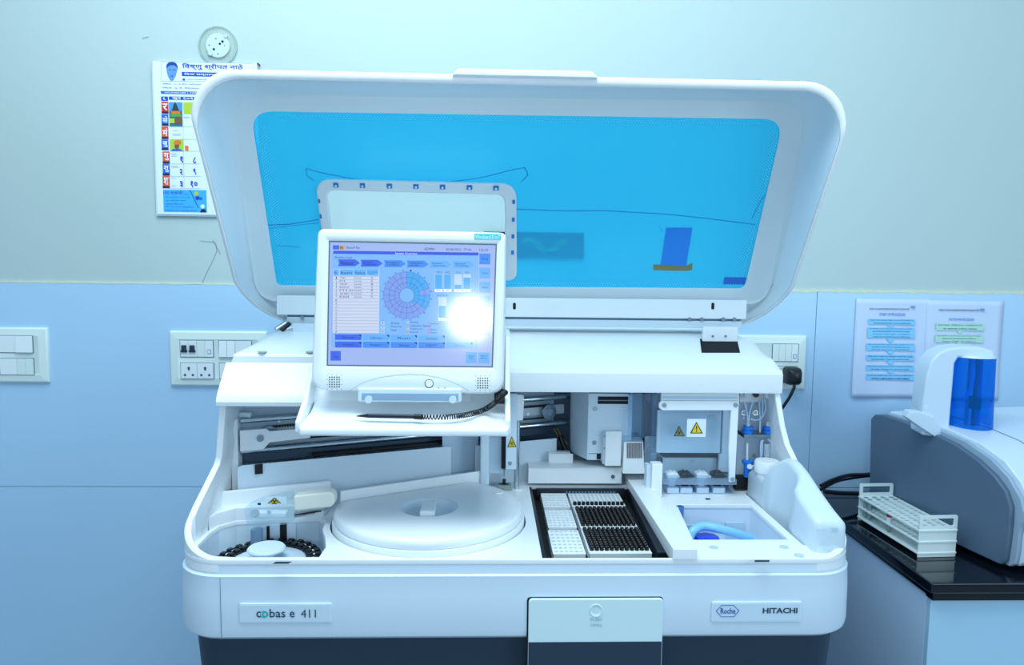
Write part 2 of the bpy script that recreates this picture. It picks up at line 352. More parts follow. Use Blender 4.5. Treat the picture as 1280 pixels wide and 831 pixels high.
g.poly([c3(*p) for p in ((162, 438), (288, 438), (288, 520), (162, 520))], mat('print_sky', (70, 150, 220), .6), 'picture_sky', lift=.0006, parent=pic)
g.poly([c3(*p) for p in ((175, 540), (195, 500), (205, 460), (220, 435), (235, 460), (250, 500), (278, 545))], mat('print_dark', (40, 60, 60), .6), 'picture_figure', lift=.001, parent=pic)
g.poly([c3(*p) for p in ((180, 545), (275, 545), (285, 575), (170, 575))], mat('print_green', (80, 160, 70), .6), 'picture_band', lift=.0012, parent=pic)
g.poly([c3(*p) for p in ((185, 520), (265, 520), (272, 545), (180, 545))], corg2, 'picture_garland', lift=.0014, parent=pic)
g.poly([c3(*p) for p in ((168, 590), (215, 590), (215, 635), (168, 635))], cgreen, 'picture_patch', lift=.0012, parent=pic); g.poly([c3(*p) for p in ((218, 580), (286, 575), (286, 640), (218, 640))], cbrown, 'picture_patch', lift=.0012, parent=pic)
R3(296, 436, 420, 548, cgreen, 'picture_cell')
pic = R4(168, 32, 300, 142, cgreen, 'picture_cell')
for nm, m, pts, lf in (('picture_turban', corg2, ((205, 70), (215, 45), (245, 36), (270, 44), (278, 66), (262, 82), (215, 84)), .001), ('picture_face', cbrown, ((214, 82), (258, 82), (256, 112), (236, 126), (216, 112)), .0008), ('picture_shirt', cb3, ((180, 140), (200, 122), (262, 120), (292, 140)), .0007)):
    g.poly([c4(*p) for p in pts], m, nm, lift=lf, parent=pic)
R4(312, 92, 346, 138, corg2, 'stamp_mark')
for y in (142, 262, 380, 495): g.line([c4(172, y), c4(460, y)], .0005, lgrey, 'rule_line')
for y in (668, 786): g.line([c3(160, y), c3(420, y)], .0005, lgrey, 'rule_line')
g.line([c3(294, 548), c4(304, 495)], .0005, lgrey, 'rule_line')
for s_, x, y in (('१', 266, 192), ('२', 262, 310), ('३', 264, 424), ('८', 388, 196), ('९', 390, 306)): T4(s_, x, y, x + 30, y + 62, cblue, name='day_number', bold=.03)
T4('१०', 364, 424, 432, 488, cblue, name='day_number', bold=.03)
for y, xa, xb in ((165, 180, 235), (178, 180, 245), (190, 182, 230), (284, 182, 240), (294, 182, 250), (396, 182, 225), (470, 182, 230)): g.line([c4(xa, y), c4(xb, y)], .0007, lgrey, 'fine_print')
for y, xa, xb in ((704, 200, 245), (736, 190, 275), (748, 200, 270), (574, 302, 360), (584, 302, 350)): g.line([c3(xa, y), c3(xb, y)], .0008, lgrey, 'fine_print')
adv = R4(105, 505, 520, 720, cblue2, 'advert_panel')
T4('100 वर्षांची', 108, 514, 290, 562, cblue, bold=.01); T4('योजना', 298, 540, 350, 558, cb3)
for i, (s_, xe) in enumerate((('िवमा कालावधी १५ ते २५ वर्षे', 355), ('एक प्रीमियम भरणे', 320), ('अपघात िवमा लाभ', 300), ('िकमान वय व परतावा मिळण्याची हमी', 395), ('मॅच्युरिटी लाभ व करमुक्त परतावा', 430))): T4(s_, 128, 568 + i * 31, xe, 590 + i * 31, cblue)
g.line([c4(358, 508), c4(440, 680)], .0022, cblue, 'advert_stripe')
for x, y, r_, m in ((420, 545, 22, cgreen), (430, 585, 20, cblue), (462, 590, 16, cb3), (480, 665, 20, paper)): g.poly([c4(x + r_ * math.cos(q), y + r_ * math.sin(q)) for q in [k * .5236 for k in range(12)]], m, 'advert_picture', lift=.001)
g.poly([c4(*p) for p in ((455, 720), (468, 690), (505, 690), (515, 720))], ink, 'advert_picture', lift=.001)
nz = ay(324, 81, 0); tag(MB().cyl((nz.x, .006, nz.z), (nz.x, -.012, nz.z), .0022, n=10).build('nail', black), 'small dark nail in the wall at the calendar top right corner', 'nail')
# ------------------------------------------------------------------ posters
def poster(px, label, hdr, fill, fm):
    (xa, ya, xb, yb) = px; a = ay(xa, ya, 0); b = ay(xb, yb, 0)
    t = thing('notice_sheet', ((a.x + b.x) / 2, -.001, b.z), label, 'poster', None)
    x0, x1, z0, z1 = a.x, b.x, b.z, a.z; v = []; nx, nz_ = 14, 20
    mb = MB(); vv = []
    for j in range(nz_ + 1):
        for i in range(nx + 1):
            u, w_ = i / nx, j / nz_; y = -.0022 - .0012 * (1 - math.cos(6 * u + 1)) - (.004 * (1 - w_) ** 3 * abs(u - .5) * 2)
            vv.append(Vector((x0 + (x1 - x0) * u, y, z0 + (z1 - z0) * w_)))
    fs = [(j * (nx + 1) + i, j * (nx + 1) + i + 1, (j + 1) * (nx + 1) + i + 1, (j + 1) * (nx + 1) + i) for j in range(nz_) for i in range(nx)]
    mb.add(vv, fs).build('sheet', fm, t, solid=.0004)
    return t, G((0, -.0065, 0), (1, 0, 0), (0, 0, 1), t)
cc = lambda x, y: (1060 + x / 5.935, 360 + y / 5.935)
pm = mat('notice_paper', (200, 216, 240), .6); bxm = mat('notice_blue_box', (130, 204, 246), .6); bgm = mat('notice_green_box', (176, 222, 206), .6); tym = mat('notice_ink', (52, 72, 110), .6); hbm = mat('notice_blue_ink', (40, 130, 200), .6)
t, g = poster((1070, 373, 1157, 497), 'white printed notice with blue flow boxes taped on the blue wall, left one', 0, 0, pm)
TX = lambda s_, x0, y0, x1, y1, m=tym, **k: g.text(s_, *cc(x0, y0), *cc(x1, y1), m, lift=.0011, **k)
TX('START UP AND ROUTINE PROCEDURE FOR ANALYZER', 160, 148, 455, 162, bold=.02); TX('START UP PROCEDURE', 234, 184, 424, 206, hbm, bold=.01)
g.rect(*cc(468, 132), *cc(497, 148), mat('notice_logo', (120, 150, 200), .6), 'logo_mark', r=.0012)
boxes = [(228, 272, 152, 498, ['Switch ON the system, Display screen shows standby with', 'initialisation completed']), (292, 372, 146, 494, ['Check Reagents, Consumable & Liquid waste, Solid waste and buffers', 'Select SYSTEM SETTING, REAGENT LOAD, INVENTORY check display', 'Check the QC samples', 'Load QC and start then ROUTINE check, then PATIENT samples']),
         (410, 466, 136, 494, ['Select Test menu, Select sample and press Operation Start and', 'scan. Select Test no and barcode and then press start', 'then press START']), (494, 540, 136, 490, ['After the results are finished check the result', 'and press Test to print out']), (570, 614, 134, 488, ['Select System menu, Select Power off option and press', 'Press Test to print out']), (636, 684, 134, 492, ['If run any calibration, then Perform calibration', 'CONTROL SAMPLES BEFORE PATIENT SAMPLES'])]
for i, (ya, yb, xa, xb, ls) in enumerate(boxes):
    g.rect(*cc(xa, ya), *cc(xb, yb), bxm, 'text_box')
    h = (yb - ya) / len(ls)
    for k, s_ in enumerate(ls): q = 0 if k == 0 else 25; TX(s_, xa + 12 + q, ya + h * k + h * .2, xb - 14 - q, ya + h * k + h * .82, name='text_line', bold=.012 if k % 2 else 0)
    if i < 5:
        yn = boxes[i + 1][0]; xm = 316; g.poly([cc(xm - 18, yb), cc(xm + 14, yb), cc(xm + 14, yb + 4), cc(xm + 30, yb + 6), cc(xm - 2, yn - 1), cc(xm - 34, yb + 6), cc(xm - 18, yb + 4)], bxm, 'arrow')
t, g = poster((1158, 375, 1245.5, 500), 'white printed notice with pale green boxes on the blue wall, right one', 0, 0, pm)
TX('START UP AND ROUTINE PROCEDURE FOR ANALYZER', 675, 156, 972, 172, bold=.02); TX('SHUTDOWN PROCEDURE', 750, 222, 934, 242, hbm, bold=.01)
g.rect(*cc(982, 152), *cc(1012, 170), mat('notice_logo', (0, 0, 0)), 'logo_mark', r=.0012)
for (ya, yb, xa, xb, ls) in ((262, 316, 654, 1006, ['Select Finalize > RINSE (menu -> Standby) from AU', 'to system prime status']), (345, 405, 648, 1000, ['Select System > AU OFF menu switch off (key "Y" button)', 'please lay down off routine select those button. Waiting for AU', 'then "Off" to follow'])):
    g.rect(*cc(xa, ya), *cc(xb, yb), bgm, 'text_box'); h = (yb - ya) / len(ls)
    for k, s_ in enumerate(ls): q = 0 if k == 0 else 40; TX(s_, xa + 12 + q, ya + h * k + h * .2, xb - 14 - q, ya + h * k + h * .8, name='text_line', bold=.012 if k % 2 else 0)
g.poly([cc(812, 316), cc(842, 316), cc(848, 320), cc(826, 340), cc(806, 320)], bgm, 'arrow'); g.poly([cc(806, 405), cc(846, 405), cc(850, 410), cc(826, 430), cc(802, 410)], bgm, 'arrow')
# open junction box seen through the lid
a = ay(641, 290, 0); b = ay(729, 323, 0)
t = thing('junction_box', ((a.x + b.x) / 2, 0, b.z), 'dark open wiring box in the wall seen through the blue lid', 'junction box')
rbox('box_dark_plate', a.x - .08, b.x, -.004, .003, b.z, a.z, mat('recess_shade', (16, 24, 60), .8, var=.3, vscale=40), t, bevel=.001)  # dark plate instead of a hollow, its inner shade put into the colour
for k in range(3):
    pts = [(a.x + .02 + .03 * q + .01 * k, -.012 - .004 * math.sin(q * 2 + k), (a.z + b.z) / 2 + .016 * math.sin(q * 1.7 + k * 1.3)) for q in [i * .25 for i in range(17)]]
    MB().tube(pts, .0016, 6).build('wire', mat('wire_green', (120, 190, 90), .5) if k < 2 else black, t)

# =================================================================== COUNTER (right)
CZ = .805; CX = .92; CF = -.60
ct = thing('lab_counter', (2.0, -.3, 0), 'blue clad lab counter with polished black granite top at right', 'counter')
gran = mat('black_granite', (10, 15, 26), .07, var=.5, vscale=300)
tilem = mat('counter_blue_tile', (190, 216, 242), .35, var=.03, vscale=3)
rbox('worktop', CX, 3.5, CF, -.004, CZ - .022, CZ, gran, ct, bevel=.003)
rbox('worktop_lip', CX + .008, 3.5, CF + .005, CF + .03, CZ - .040, CZ - .022, gran, ct, bevel=.002)
rbox('worktop_lip', CX + .008, CX + .03, CF + .02, -.004, CZ - .036, CZ - .022, gran, ct, bevel=.002)
rbox('side_cladding', CX + .014, CX + .03, CF + .035, -.004, 0, CZ - .036, tilem, ct, bevel=.001)
rbox('front_cladding', CX + .014, 3.5, CF + .02, CF + .034, 0, CZ - .040, mat('counter_front_tile', (170, 208, 232), .3, var=.02), ct, bevel=.001)
gs = G((CX + .0135, 0, 0), (0, -1, 0), (0, 0, 1), ct)

# =================================================================== SECOND ANALYZER (right, on the counter)
gm = mat('grey_side_plastic', (84, 106, 130), .45, bump=.05, bscale=500); gtrim = mat('grey_trim_plastic', (150, 172, 192), .35)
wtop = mat('white_gloss_plastic', (206, 224, 240), .28)
A0 = Vector((1.02, -.06, 0)); B0 = Vector((1.10, -.485, 0)); ud = (B0 - A0).normalized(); nd = Vector((-ud.y, ud.x, 0))   # nd points right/back
if nd.x < 0: nd = -nd
t2 = thing('benchtop_printer_analyzer', (1.3, -.3, CZ), 'white benchtop analyzer with flat grey side panel standing on the black counter', 'analyzer')
def side(px, py, off=0): p = hit(px, py, A0 - nd * off, nd); p.z = max(p.z, CZ + .012); return p
prof = [(1088, 523), (1093, 518), (1102, 518), (1130, 527), (1165, 541), (1195, 556), (1222, 575), (1243, 595), (1256, 613), (1263, 634), (1262, 655), (1259, 680), (1256, 700), (1250, 706), (1240, 706), (1220, 697), (1180, 676), (1120, 644), (1086, 624)]
P = [side(*p) for p in prof]
mb = MB().prism(P, nd * .02); mb.build('side_panel', gm, t2, .004, 3)
prof2 = [(1092, 521), (1102, 516), (1130, 524), (1165, 536), (1200, 551), (1232, 573), (1255, 597), (1270, 624), (1273, 638), (1279, 650), (1271, 657), (1268, 668), (1266, 690), (1263, 706), (1256, 710), (1240, 709), (1180, 680), (1120, 647), (1092, 630)]
P2 = [side(*p) + nd * .012 for p in prof2]
MB().prism(P2, nd * .012).build('edge_trim', gtrim, t2, .003, 2)
bodyp = [(1096, 523), (1104, 514), (1140, 524), (1180, 538), (1215, 554), (1245, 576), (1265, 602), (1277, 628), (1279, 636), (1285, 646)]
low = [(1276, 660), (1275, 690), (1272, 704), (1262, 709), (1180, 682), (1098, 630)]
PB = [side(*p) + nd * .022 for p in bodyp + low]
MB().prism(PB, nd * .42).build('body_shell', wtop, t2, .004, 3)
for k in (.1, .36): 
    for s_ in (.06, .38):
        q = A0 + ud * s_ + nd * k; MB().cyl((q.x, q.y, CZ), (q.x, q.y, CZ + .030), .012, n=14).build('rubber_foot', black, t2)
# top cover seam lines and ridge
for off, m in ((.10, gap), (.104, wtop)):
    pts = [side(*p) + nd * (.03 + off) + Vector((0, 0, .0006)) for p in ((1104, 514), (1140, 524), (1180, 538), (1215, 554), (1245, 576), (1265, 602), (1277, 628))]
    if m is gap: MB().tube(pts, .0009, 6).build('cover_seam', m, t2)
# low ridge on top beside the tower
rp = [ay(*p, -.34) for p in ((1133, 522), (1137, 514), (1150, 514), (1168, 521), (1180, 545), (1172, 548), (1150, 534))]
MB().prism(rp, (0.004, .03, 0)).build('top_ridge', wtop, t2, .003, 3)
# tower with the blue cover
t3 = thing('dispenser_tower', (1.17, -.30, 1.0), 'white rounded tower with blue translucent cover on top of the right-hand analyzer', 'dispenser')
yT = -.33
mp = [ay(*p, yT) for p in ((1152, 544), (1154, 500), (1158, 470), (1165, 450), (1174, 441), (1187, 435), (1205, 433), (1228, 434), (1243, 439), (1245, 447), (1198, 447), (1194, 454), (1190, 500), (1186, 548))]
MB().prism(mp, (.012, .07, 0)).build('tower_housing', wtop, t3, .006, 4)
bc = (ay(1217, 548, yT)); R_b = (ay(1243, 500, yT).x - ay(1191, 500, yT).x) / 2
zt = ay(1220, 447, yT).z; zb = ay(1217, 551, yT).z
MB().lathe([(R_b * .93, zb + .004), (R_b * .95, zb + .002), (R_b * .98, zb + .006), (R_b * .90, zt)], (bc.x, yT + .02, 0), 40).build('blue_cover', mat('blue_translucent', (14, 124, 226), .06, trans=((90, 188, 250), .34)), t3)
MB().lathe([(.0, zb - .0005), (R_b * .93, zb), (R_b * .93, zb + .006), (.0, zb + .004)], (bc.x, yT + .02, 0), 32).build('cover_foot', mat('deep_blue', (10, 60, 150), .2), t3)
MB().lathe([(.0, zt + .006), (R_b * .86, zt + .005), (R_b * .92, zt), (.0, zt - .004)], (bc.x, yT + .02, 0), 32).build('tower_cap', wtop, t3)
for dx, r_, m in ((-.012, .004, steel), (.006, .005, mat('dark_blue_part', (10, 34, 84), .4)), (.018, .004, mat('mid_blue_tube', (30, 110, 220), .4))):
    MB().cyl((bc.x + dx, yT + .015, zb + .004), (bc.x + dx * .9, yT + .015, zt - .004), r_, n=12).build('inner_rod', m, t3)
rbox('inner_block', bc.x - .004, bc.x + .014, yT + .000, yT + .03, zb + .075, zb + .105, black, t3)
MB().tube([(bc.x - .016, yT - .002, zt - .004), (bc.x - .017, yT - .008, zt - .04), (bc.x - .020, yT - .008, zt - .07), (bc.x - .03, yT, zt - .10)], .004, 8).build('inner_hose', mat('sky_hose', (70, 160, 240), .3), t3)
MB().cyl(ay(1157.5, 509, yT) + Vector((0, .001, 0)), ay(1157.5, 509, yT) + Vector((0, -.0012, 0)), .0058, n=20).build('round_catch', frontm, t3)
# ------------------------------------------------------------------ test tube rack
rackm = mat('rack_white_plastic', (222, 236, 236), .4)
fl = az(1147, 697, CZ); fr_ = az(1196, 697, CZ); bl = az(1072, 650, CZ)
dv = Vector((bl.x - fl.x, bl.y - fl.y, 0)); LR = dv.length; dv.normalize(); rv = Vector((-dv.y, dv.x, 0)); rv = rv if rv.x > 0 else -rv; WR = (fr_ - fl).dot(rv)
tr_ = thing('test_tube_rack', tuple((fl + bl) / 2), 'white three-tier test tube rack with loop handles on the black counter edge', 'rack')
MR = Matrix(((rv.x, dv.x, 0, fl.x), (rv.y, dv.y, 0, fl.y), (0, 0, 1, CZ + .0005), (0, 0, 0, 1)))
Hs = [.008, .034, .060]; nxr, nyr = 4, 14
for h in Hs:
    holes = []
    if h > .01:
        for i in range(nxr):
            for j in range(nyr): holes.append(rrect(WR * (i + .5) / nxr - .0062, WR * (i + .5) / nxr + .0062, .006 + (LR - .012) * (j + .5) / nyr - .0062, .006 + (LR - .012) * (j + .5) / nyr + .0062, .004, 2))
    plate([rrect(-.002, WR + .002, -.002, LR + .002, .003, 3)] + holes, MR @ Matrix.Translation((0, 0, h)), rackm, 'tier', tr_, .003)
for j in (0, LR - .003):
    MB().box(0, WR, j, j + .003, 0, .063, MR).build('end_wall', rackm, tr_, .0008)
    T_ = MR @ Matrix.Translation((0, j + .003, .060)) @ Matrix.Rotation(R(90), 4, 'X')
    plate([rrect(0, WR, 0, .036, .004, 4), rrect(.008, WR - .008, .012, .029, .002, 3)], T_, rackm, 'handle', tr_, .003)
clr_tube = mat('clear_tube', (200, 220, 225), .1, trans=((225, 238, 240), .4)); redm = mat('red_cap', (196, 60, 70), .5)
def tube_thing(i, j, label, group, r_=.0052, h=.052, extra=False, z=.012):
    p = MR @ Vector((WR * (i + .5) / nxr, .006 + (LR - .012) * (j + .5) / nyr, z)); t = thing('test_tube', tuple(p), label, 'test tube', group)
    MB().lathe([(0, 0), (r_ * .7, .001), (r_, .005), (r_, h), (r_ * .85, h), (r_ * .85, .006), (0, .003)], p, 16).build('tube', clr_tube, t)
    if extra:
        MB().lathe([(r_ + .0004, .022), (r_ + .0004, .046)], p, 16).build('label', paper, t); MB().lathe([(r_ + .0008, .036), (r_ + .0008, .045)], p, 16).build('red_band', redm, t); MB().cyl(p + Vector((0, 0, .0012)), p + Vector((0, 0, .006)), r_ * .8, n=12).build('residue', mat('amber', (170, 120, 30), .3), t)
    return t
tube_thing(0, 7, 'single labelled tube with a red band in the near side of the white rack', None, extra=True, h=.050)
for i in range(4): tube_thing(i, 13, 'empty clear test tube in the last row against the far handle of the rack', 'clear tubes in the last rack row')
for i in range(4): tube_thing(i, 12, 'empty clear test tube in the second row from the far handle of the rack', 'clear tubes in the second rack row')
# cables between the machines
def cable(pts, r_, label):
    P = [Vector(p) for p in pts]; out = []
    for i in range(len(P) - 1):
        p0, p1, p2, p3 = P[max(i - 1, 0)], P[i], P[i + 1], P[min(i + 2, len(P) - 1)]
        for k in range(6):
            s_ = k / 6; out.append(.5 * ((2 * p1) + (-p0 + p2) * s_ + (2 * p0 - 5 * p1 + 4 * p2 - p3) * s_ ** 2 + (-p0 + 3 * p1 - 3 * p2 + p3) * s_ ** 3))
    out.append(P[-1]); tag(MB().tube(out, r_, 8).build('cable', black), label, 'cable')
cable([ay(1026, 607, -.10), ay(1040, 600, -.08), ay(1060, 594, -.06), ay(1083, 593, -.05), ay(1100, 590, -.04)], .005, 'black cable arching up between the two analyzers, upper one')
cable([ay(1026, 612, -.10), ay(1045, 602, -.07), ay(1062, 598, -.05), ay(1083, 595, -.04), ay(1100, 594, -.03)], .004, 'thin black cable running just under the upper arching one')
cable([ay(1030, 614, -.13), ay(1050, 616, -.12), ay(1075, 617, -.10), ay(1100, 620, -.05)], .006, 'thick black cable lying low above the granite behind the tube rack')

# =================================================================== MAIN ANALYZER
ZD = .928; XL, XR = -.551, .684
an = thing('immunoassay_analyzer', (.067, -.4, 0), 'large white laboratory analyzer with raised blue-windowed lid standing against the wall', 'analyzer')
def foot(off, z, yb=-.03, r=.085):
    r = max(r + off, .01); return [Vector((x, y, z)) for x, y in rrect(XL - off, XR + off, -.768 - off, yb, (r, r, .012, .012), 8)]
MB().loft([foot(-.06, .0), foot(-.052, .35), foot(-.030, .60), foot(-.018, .76), foot(-.016, .786)]).build('cabinet_base', navy, an, smooth=50)
fp = MB().loft([foot(-.014, .779), foot(-.004, .781), foot(.004, .788), foot(.0065, .80), foot(.006, .86), foot(.004, .893), foot(.0045, .8985), foot(.0005, .9015), foot(-.003, .9012)], cap=False).build('front_panel', frontm, an, smooth=35)
MB().loft([foot(-.004, .9012), foot(0, .9018), foot(-.001, .9245)], cap=False).build('rim_band', frontm, an, smooth=35)
# seam lines
gf = G((0, -.7755, 0), (1, 0, 0), (0, 0, 1), an)
gf.line([(275, 722), (277, 799)], .0009, gap, 'panel_seam')
# deck with openings
def az2(px, py, z=ZD): p = az(px, py, z); return (p.x, p.y)
cav = [(-.528, -.70), (-.515, -.735), (-.485, -.752), (-.44, -.758), (-.292, -.758), (-.290, -.71), (-.302, -.66), (-.316, -.62), (-.320, -.57), (-.34, -.552), (-.38, -.556), (-.42, -.558), (-.50, -.570), (-.525, -.60), (-.530, -.64)]
LC = (-.113, -.5645)
def lidshape(Rr, c1, c2, yf=-9, n=64, inset=0):   # circle cut by the oblique back line c1-c2
    out = []; c1 = Vector(c1); c2 = Vector(c2); dd = (c2 - c1).normalized(); nn = Vector((-dd.y, dd.x))
    for i in range(n):
        t = 2 * math.pi * i / n; p = Vector((LC[0] + Rr * math.cos(t), LC[1] + Rr * math.sin(t)))
        k = (p - c1).dot(nn) + inset
        if k > 0: p -= nn * k
        out.append((p.x, max(p.y, yf)))
    return out
bk1, bk2 = (-.300, -.536), (.003, -.378)
bay = [(.102, -.764), (.338, -.764), (.343, -.33), (.102, -.33)]
binr = [(.398, -.677), (.586, -.677), (.586, -.468), (.42, -.468)]
slot = [(.600, -.70), (.612, -.722), (.630, -.746), (.655, -.746), (.668, -.735), (.671, -.71), (.668, -.375), (.600, -.375)]
outer = [(p.x, p.y) for p in foot(-.001, 0)]
deck = plate([outer, cav, lidshape(.1985, bk1, bk2, -.7625), bay, binr, slot], Matrix.Translation((0, 0, ZD - .010)), white, 'deck', an, .010, .0015)
def well(pts, z, m, name, top=ZD - .009, fm=None):
    a = [Vector((x, y, top)) for x, y in pts]; b_ = [Vector((x, y, z)) for x, y in pts]
    MB().loft([a, b_], cap=False).add(b_, [tuple(range(len(b_)))]).build(name, m, an, smooth=0)
well(cav, .862, interior, 'rotor_well'); well(lidshape(.1985, bk1, bk2, -.7625), .87, interior, 'reagent_well'); well(bay, .895, blackm, 'tip_bay')
well(binr, .845, frontm, 'bin_well'); well(slot, .83, frontm, 'bottle_slot')
# cheeks
def cheek(side_, prof_, name='side_panel'):
    sgn = -1 if side_ == 'L' else 1
    def X(z, t_): base = XL + max(0, z - .976) * .15 if side_ == 'L' else XR - max(0, z - .958) * .13; return base - sgn * t_
    o = [Vector((X(z, 0), y, z)) for y, z in prof_]; i_ = [Vector((X(z, .013), y, z)) for y, z in prof_]
    n = len(o); MB().add(o + i_, [tuple(range(n)), tuple(range(2 * n - 1, n - 1, -1))] + [(k, k + n, (k + 1) % n + n, (k + 1) % n) for k in range(n)]).build(name, white, an, .003, 3)
cheek('L', [(-.03, .905), (-.683, .905), (-.683, .976), (-.665, .990), (-.60, 1.031), (-.577, 1.046), (-.572, 1.06), (-.590, 1.172), (-.545, 1.24), (-.33, 1.28), (-.03, 1.28)])
cheek('R', [(-.03, .905), (-.683, .905), (-.683, .958), (-.645, .974), (-.60, .985), (-.558, 1.000), (-.505, 1.030), (-.462, 1.062), (-.443, 1.10), (-.430, 1.165), (-.42, 1.215), (-.33, 1.25), (-.03, 1.25)])
def corner(side_, h):
    loops = []
    cx, cy = (XL + .085, -.683) if side_ == 'L' else (XR - .085, -.683)
    for k in range(15):
        t_ = k / 14; a_ = R(180 + 90 * t_) if side_ == 'L' else R(360 - 90 * t_)
        z = ZD + .0005 + (h - ZD) * (1 - t_) ** 1.6
        loops.append([Vector((cx + r_ * math.cos(a_), cy + r_ * math.sin(a_), zz)) for r_, zz in ((.085, .905), (.085, z - .003), (.082, z), (.074, z), (.072, z - .003), (.072, .905))])
    MB().loft(loops).build('rim_corner', white, an, smooth=40)
corner('L', .976); corner('R', .958)
# hood: left and right covers
def hood(name, stations, prof_o, zmax):
    L = []
    th = .008
    inn = [(y + th, z - th) for y, z in reversed(prof_o)]; inn[-1] = (prof_o[0][0] + th, prof_o[0][1]); inn[0] = (prof_o[-1][0], prof_o[-1][1] - th)
    for x in stations: L.append([Vector((x, y, min(z, zmax(x) - (th if k >= len(prof_o) else 0)))) for k, (y, z) in enumerate(prof_o + inn)])
    return MB().loft(L).build(name, white, an, smooth=22)
hood('hood_cover', [-.5225, -.521, -.515, -.505, -.49, -.475, -.46, -.03], [(-.603, 1.168), (-.605, 1.176), (-.602, 1.184), (-.592, 1.196), (-.550, 1.238), (-.544, 1.245)], lambda x: 9)
hood('hood_top', [-.512, -.507, -.497, -.485, -.470, -.455, -.02], [(-.544, 1.236), (-.544, 1.258), (-.540, 1.264), (-.52, 1.268), (-.34, 1.290), (-.32, 1.292), (-.05, 1.292)], lambda x: 1.30 if x > -.46 else {-.512: 1.245, -.507: 1.262, -.497: 1.274, -.485: 1.283, -.470: 1.289}.get(x, 1.30))
hood('hood_cover', [-.02, .56, .595, .615, .632, .645, .653, .6565, .657], [(-.436, 1.170), (-.438, 1.178), (-.438, 1.212), (-.434, 1.221), (-.40, 1.243), (-.33, 1.282), (-.30, 1.292), (-.05, 1.292)],
     lambda x: {.595: 1.287, .615: 1.279, .632: 1.268, .645: 1.252, .653: 1.235, .6565: 1.224, .657: 1.215}.get(x, 9))
for px, py in ((328, 440), (388, 440)):
    p = hit(px, py, (0, -.43, 1.279), (0, -.12, 1)); MB().cyl(p, p + Vector((0, 0, .0022)), .009, n=20).build('plug_cap', grey, an)
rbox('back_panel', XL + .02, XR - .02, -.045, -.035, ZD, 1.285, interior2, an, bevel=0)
# ------------------------------------------------------------------ lid
RT = [(1.262, -.20), (1.305, -.262), (1.36, -.335), (1.425, -.43), (1.50, -.506), (1.58, -.564), (1.655, -.596), (1.71, -.606), (1.80, -.622)]
def ry(z):
    for (a, b), (c, d) in zip(RT, RT[1:]):
        if z <= c: return b + (d - b) * (z - a) / (c - a)
    return RT[-1][1]
P0 = Vector((0, -.29, 1.36)); PV = Vector((0, -.21, .415)).normalized(); PN = Vector((1, 0, 0)).cross(PV)
def PU(x, s_, d=0): return P0 + Vector((x, 0, 0)) + PV * s_ + PN * d
gl = G(P0, (1, 0, 0), PV, an)
def ploop(pxs, r, n=8):    # rounded quad on the plate from four pixel corners (BL, BR, TR, TL)
    q = [Vector(gl.uv(*p)) for p in pxs]; out = []
    for i in range(4):
        p, a, b = q[i], (q[i - 1] - q[i]).normalized(), (q[(i + 1) % 4] - q[i]).normalized()
        rr = r[i] if isinstance(r, (tuple, list)) else r
        s_, e = p + a * rr, p + b * rr
        for k in range(n + 1):
            t_ = k / n; out.append((s_ * (1 - t_) ** 2 + p * 2 * t_ * (1 - t_) + e * t_ ** 2).to_tuple())
    return out
win = ploop([(346, 357), (931, 361), (980, 149), (313, 139)], (.012, .018, .045, .045))
fold = ploop([(322, 374), (958, 378), (1010, 126), (286, 118)], (.05, .05, .08, .08))
def rimloop(i_): return [Vector((x, ry(z), z)) for x, z in rrect(-.552 + i_, .687 - i_, 1.303 + i_ * .4, 1.797 - i_ * 1.7, (.10, .10, .088, .088), 8)]
Wf = [PU(x, y) for x, y in win]; Ff = [PU(x, y) for x, y in fold]; R1 = rimloop(.009); R0 = rimloop(0)
def mixl(A, B, t_, d=0): return [a.lerp(b, t_) + PN * d for a, b in zip(A, B)]
cen = Vector((.067, -.40, 1.56))
def outw(L, k, d): return [p + (p - cen).normalized() * k - PN * d for p in L]
lid_loops = [Wf, mixl(Wf, Ff, .8), mixl(Wf, Ff, .94, .001), mixl(Wf, Ff, 1.0, .002), mixl(Ff, R1, .06, .003), mixl(Ff, R1, .30, -.014), mixl(Ff, R1, .65, -.020), mixl(Ff, R1, .92, -.012), mixl(Ff, R1, .985, -.004), R1, R0,
             mixl(outw(Ff, .012, .010), R0, .8, -.016), mixl(outw(Ff, .012, .010), R0, .5, -.026), outw(Ff, .010, .012), [p - PN * .010 for p in Wf], Wf]
mb = MB().loft(lid_loops, cap=False)
lid = mb.build('lid_shell', mat('lid_shaded_white', (226, 238, 244), .3, bump=.02, bscale=900), an, smooth=50)  # dimmer white than the lip, shade put into the colour
def rl(i_, dy): return [Vector((x, ry(z) + dy, z)) for x, z in rrect(-.552 + i_, .687 - i_, 1.303 + i_ * .4, 1.797 - i_ * 1.7, (.10, .10, .088, .088), 8)]
MB().loft([rl(.0085, -.001), rl(.0080, -.0035), rl(.0060, -.0055), rl(.0025, -.0055), rl(-.0005, -.003), rl(-.0012, .001), rl(-.0005, .004)], cap=False).build('rim_lip', mat('rim_lit_white', (246, 250, 252), .25), lid, smooth=60)  # brighter white than the shell, the lit edge put into the colour
# handle on the lid edge
hp = [(-.068, 1.793), (.203, 1.793), (.192, 1.806), (-.056, 1.806)]
MB().prism([Vector((x, -.637, z)) for x, z in hp], (0, .05, 0)).build('lid_handle', white, lid, .003, 3)
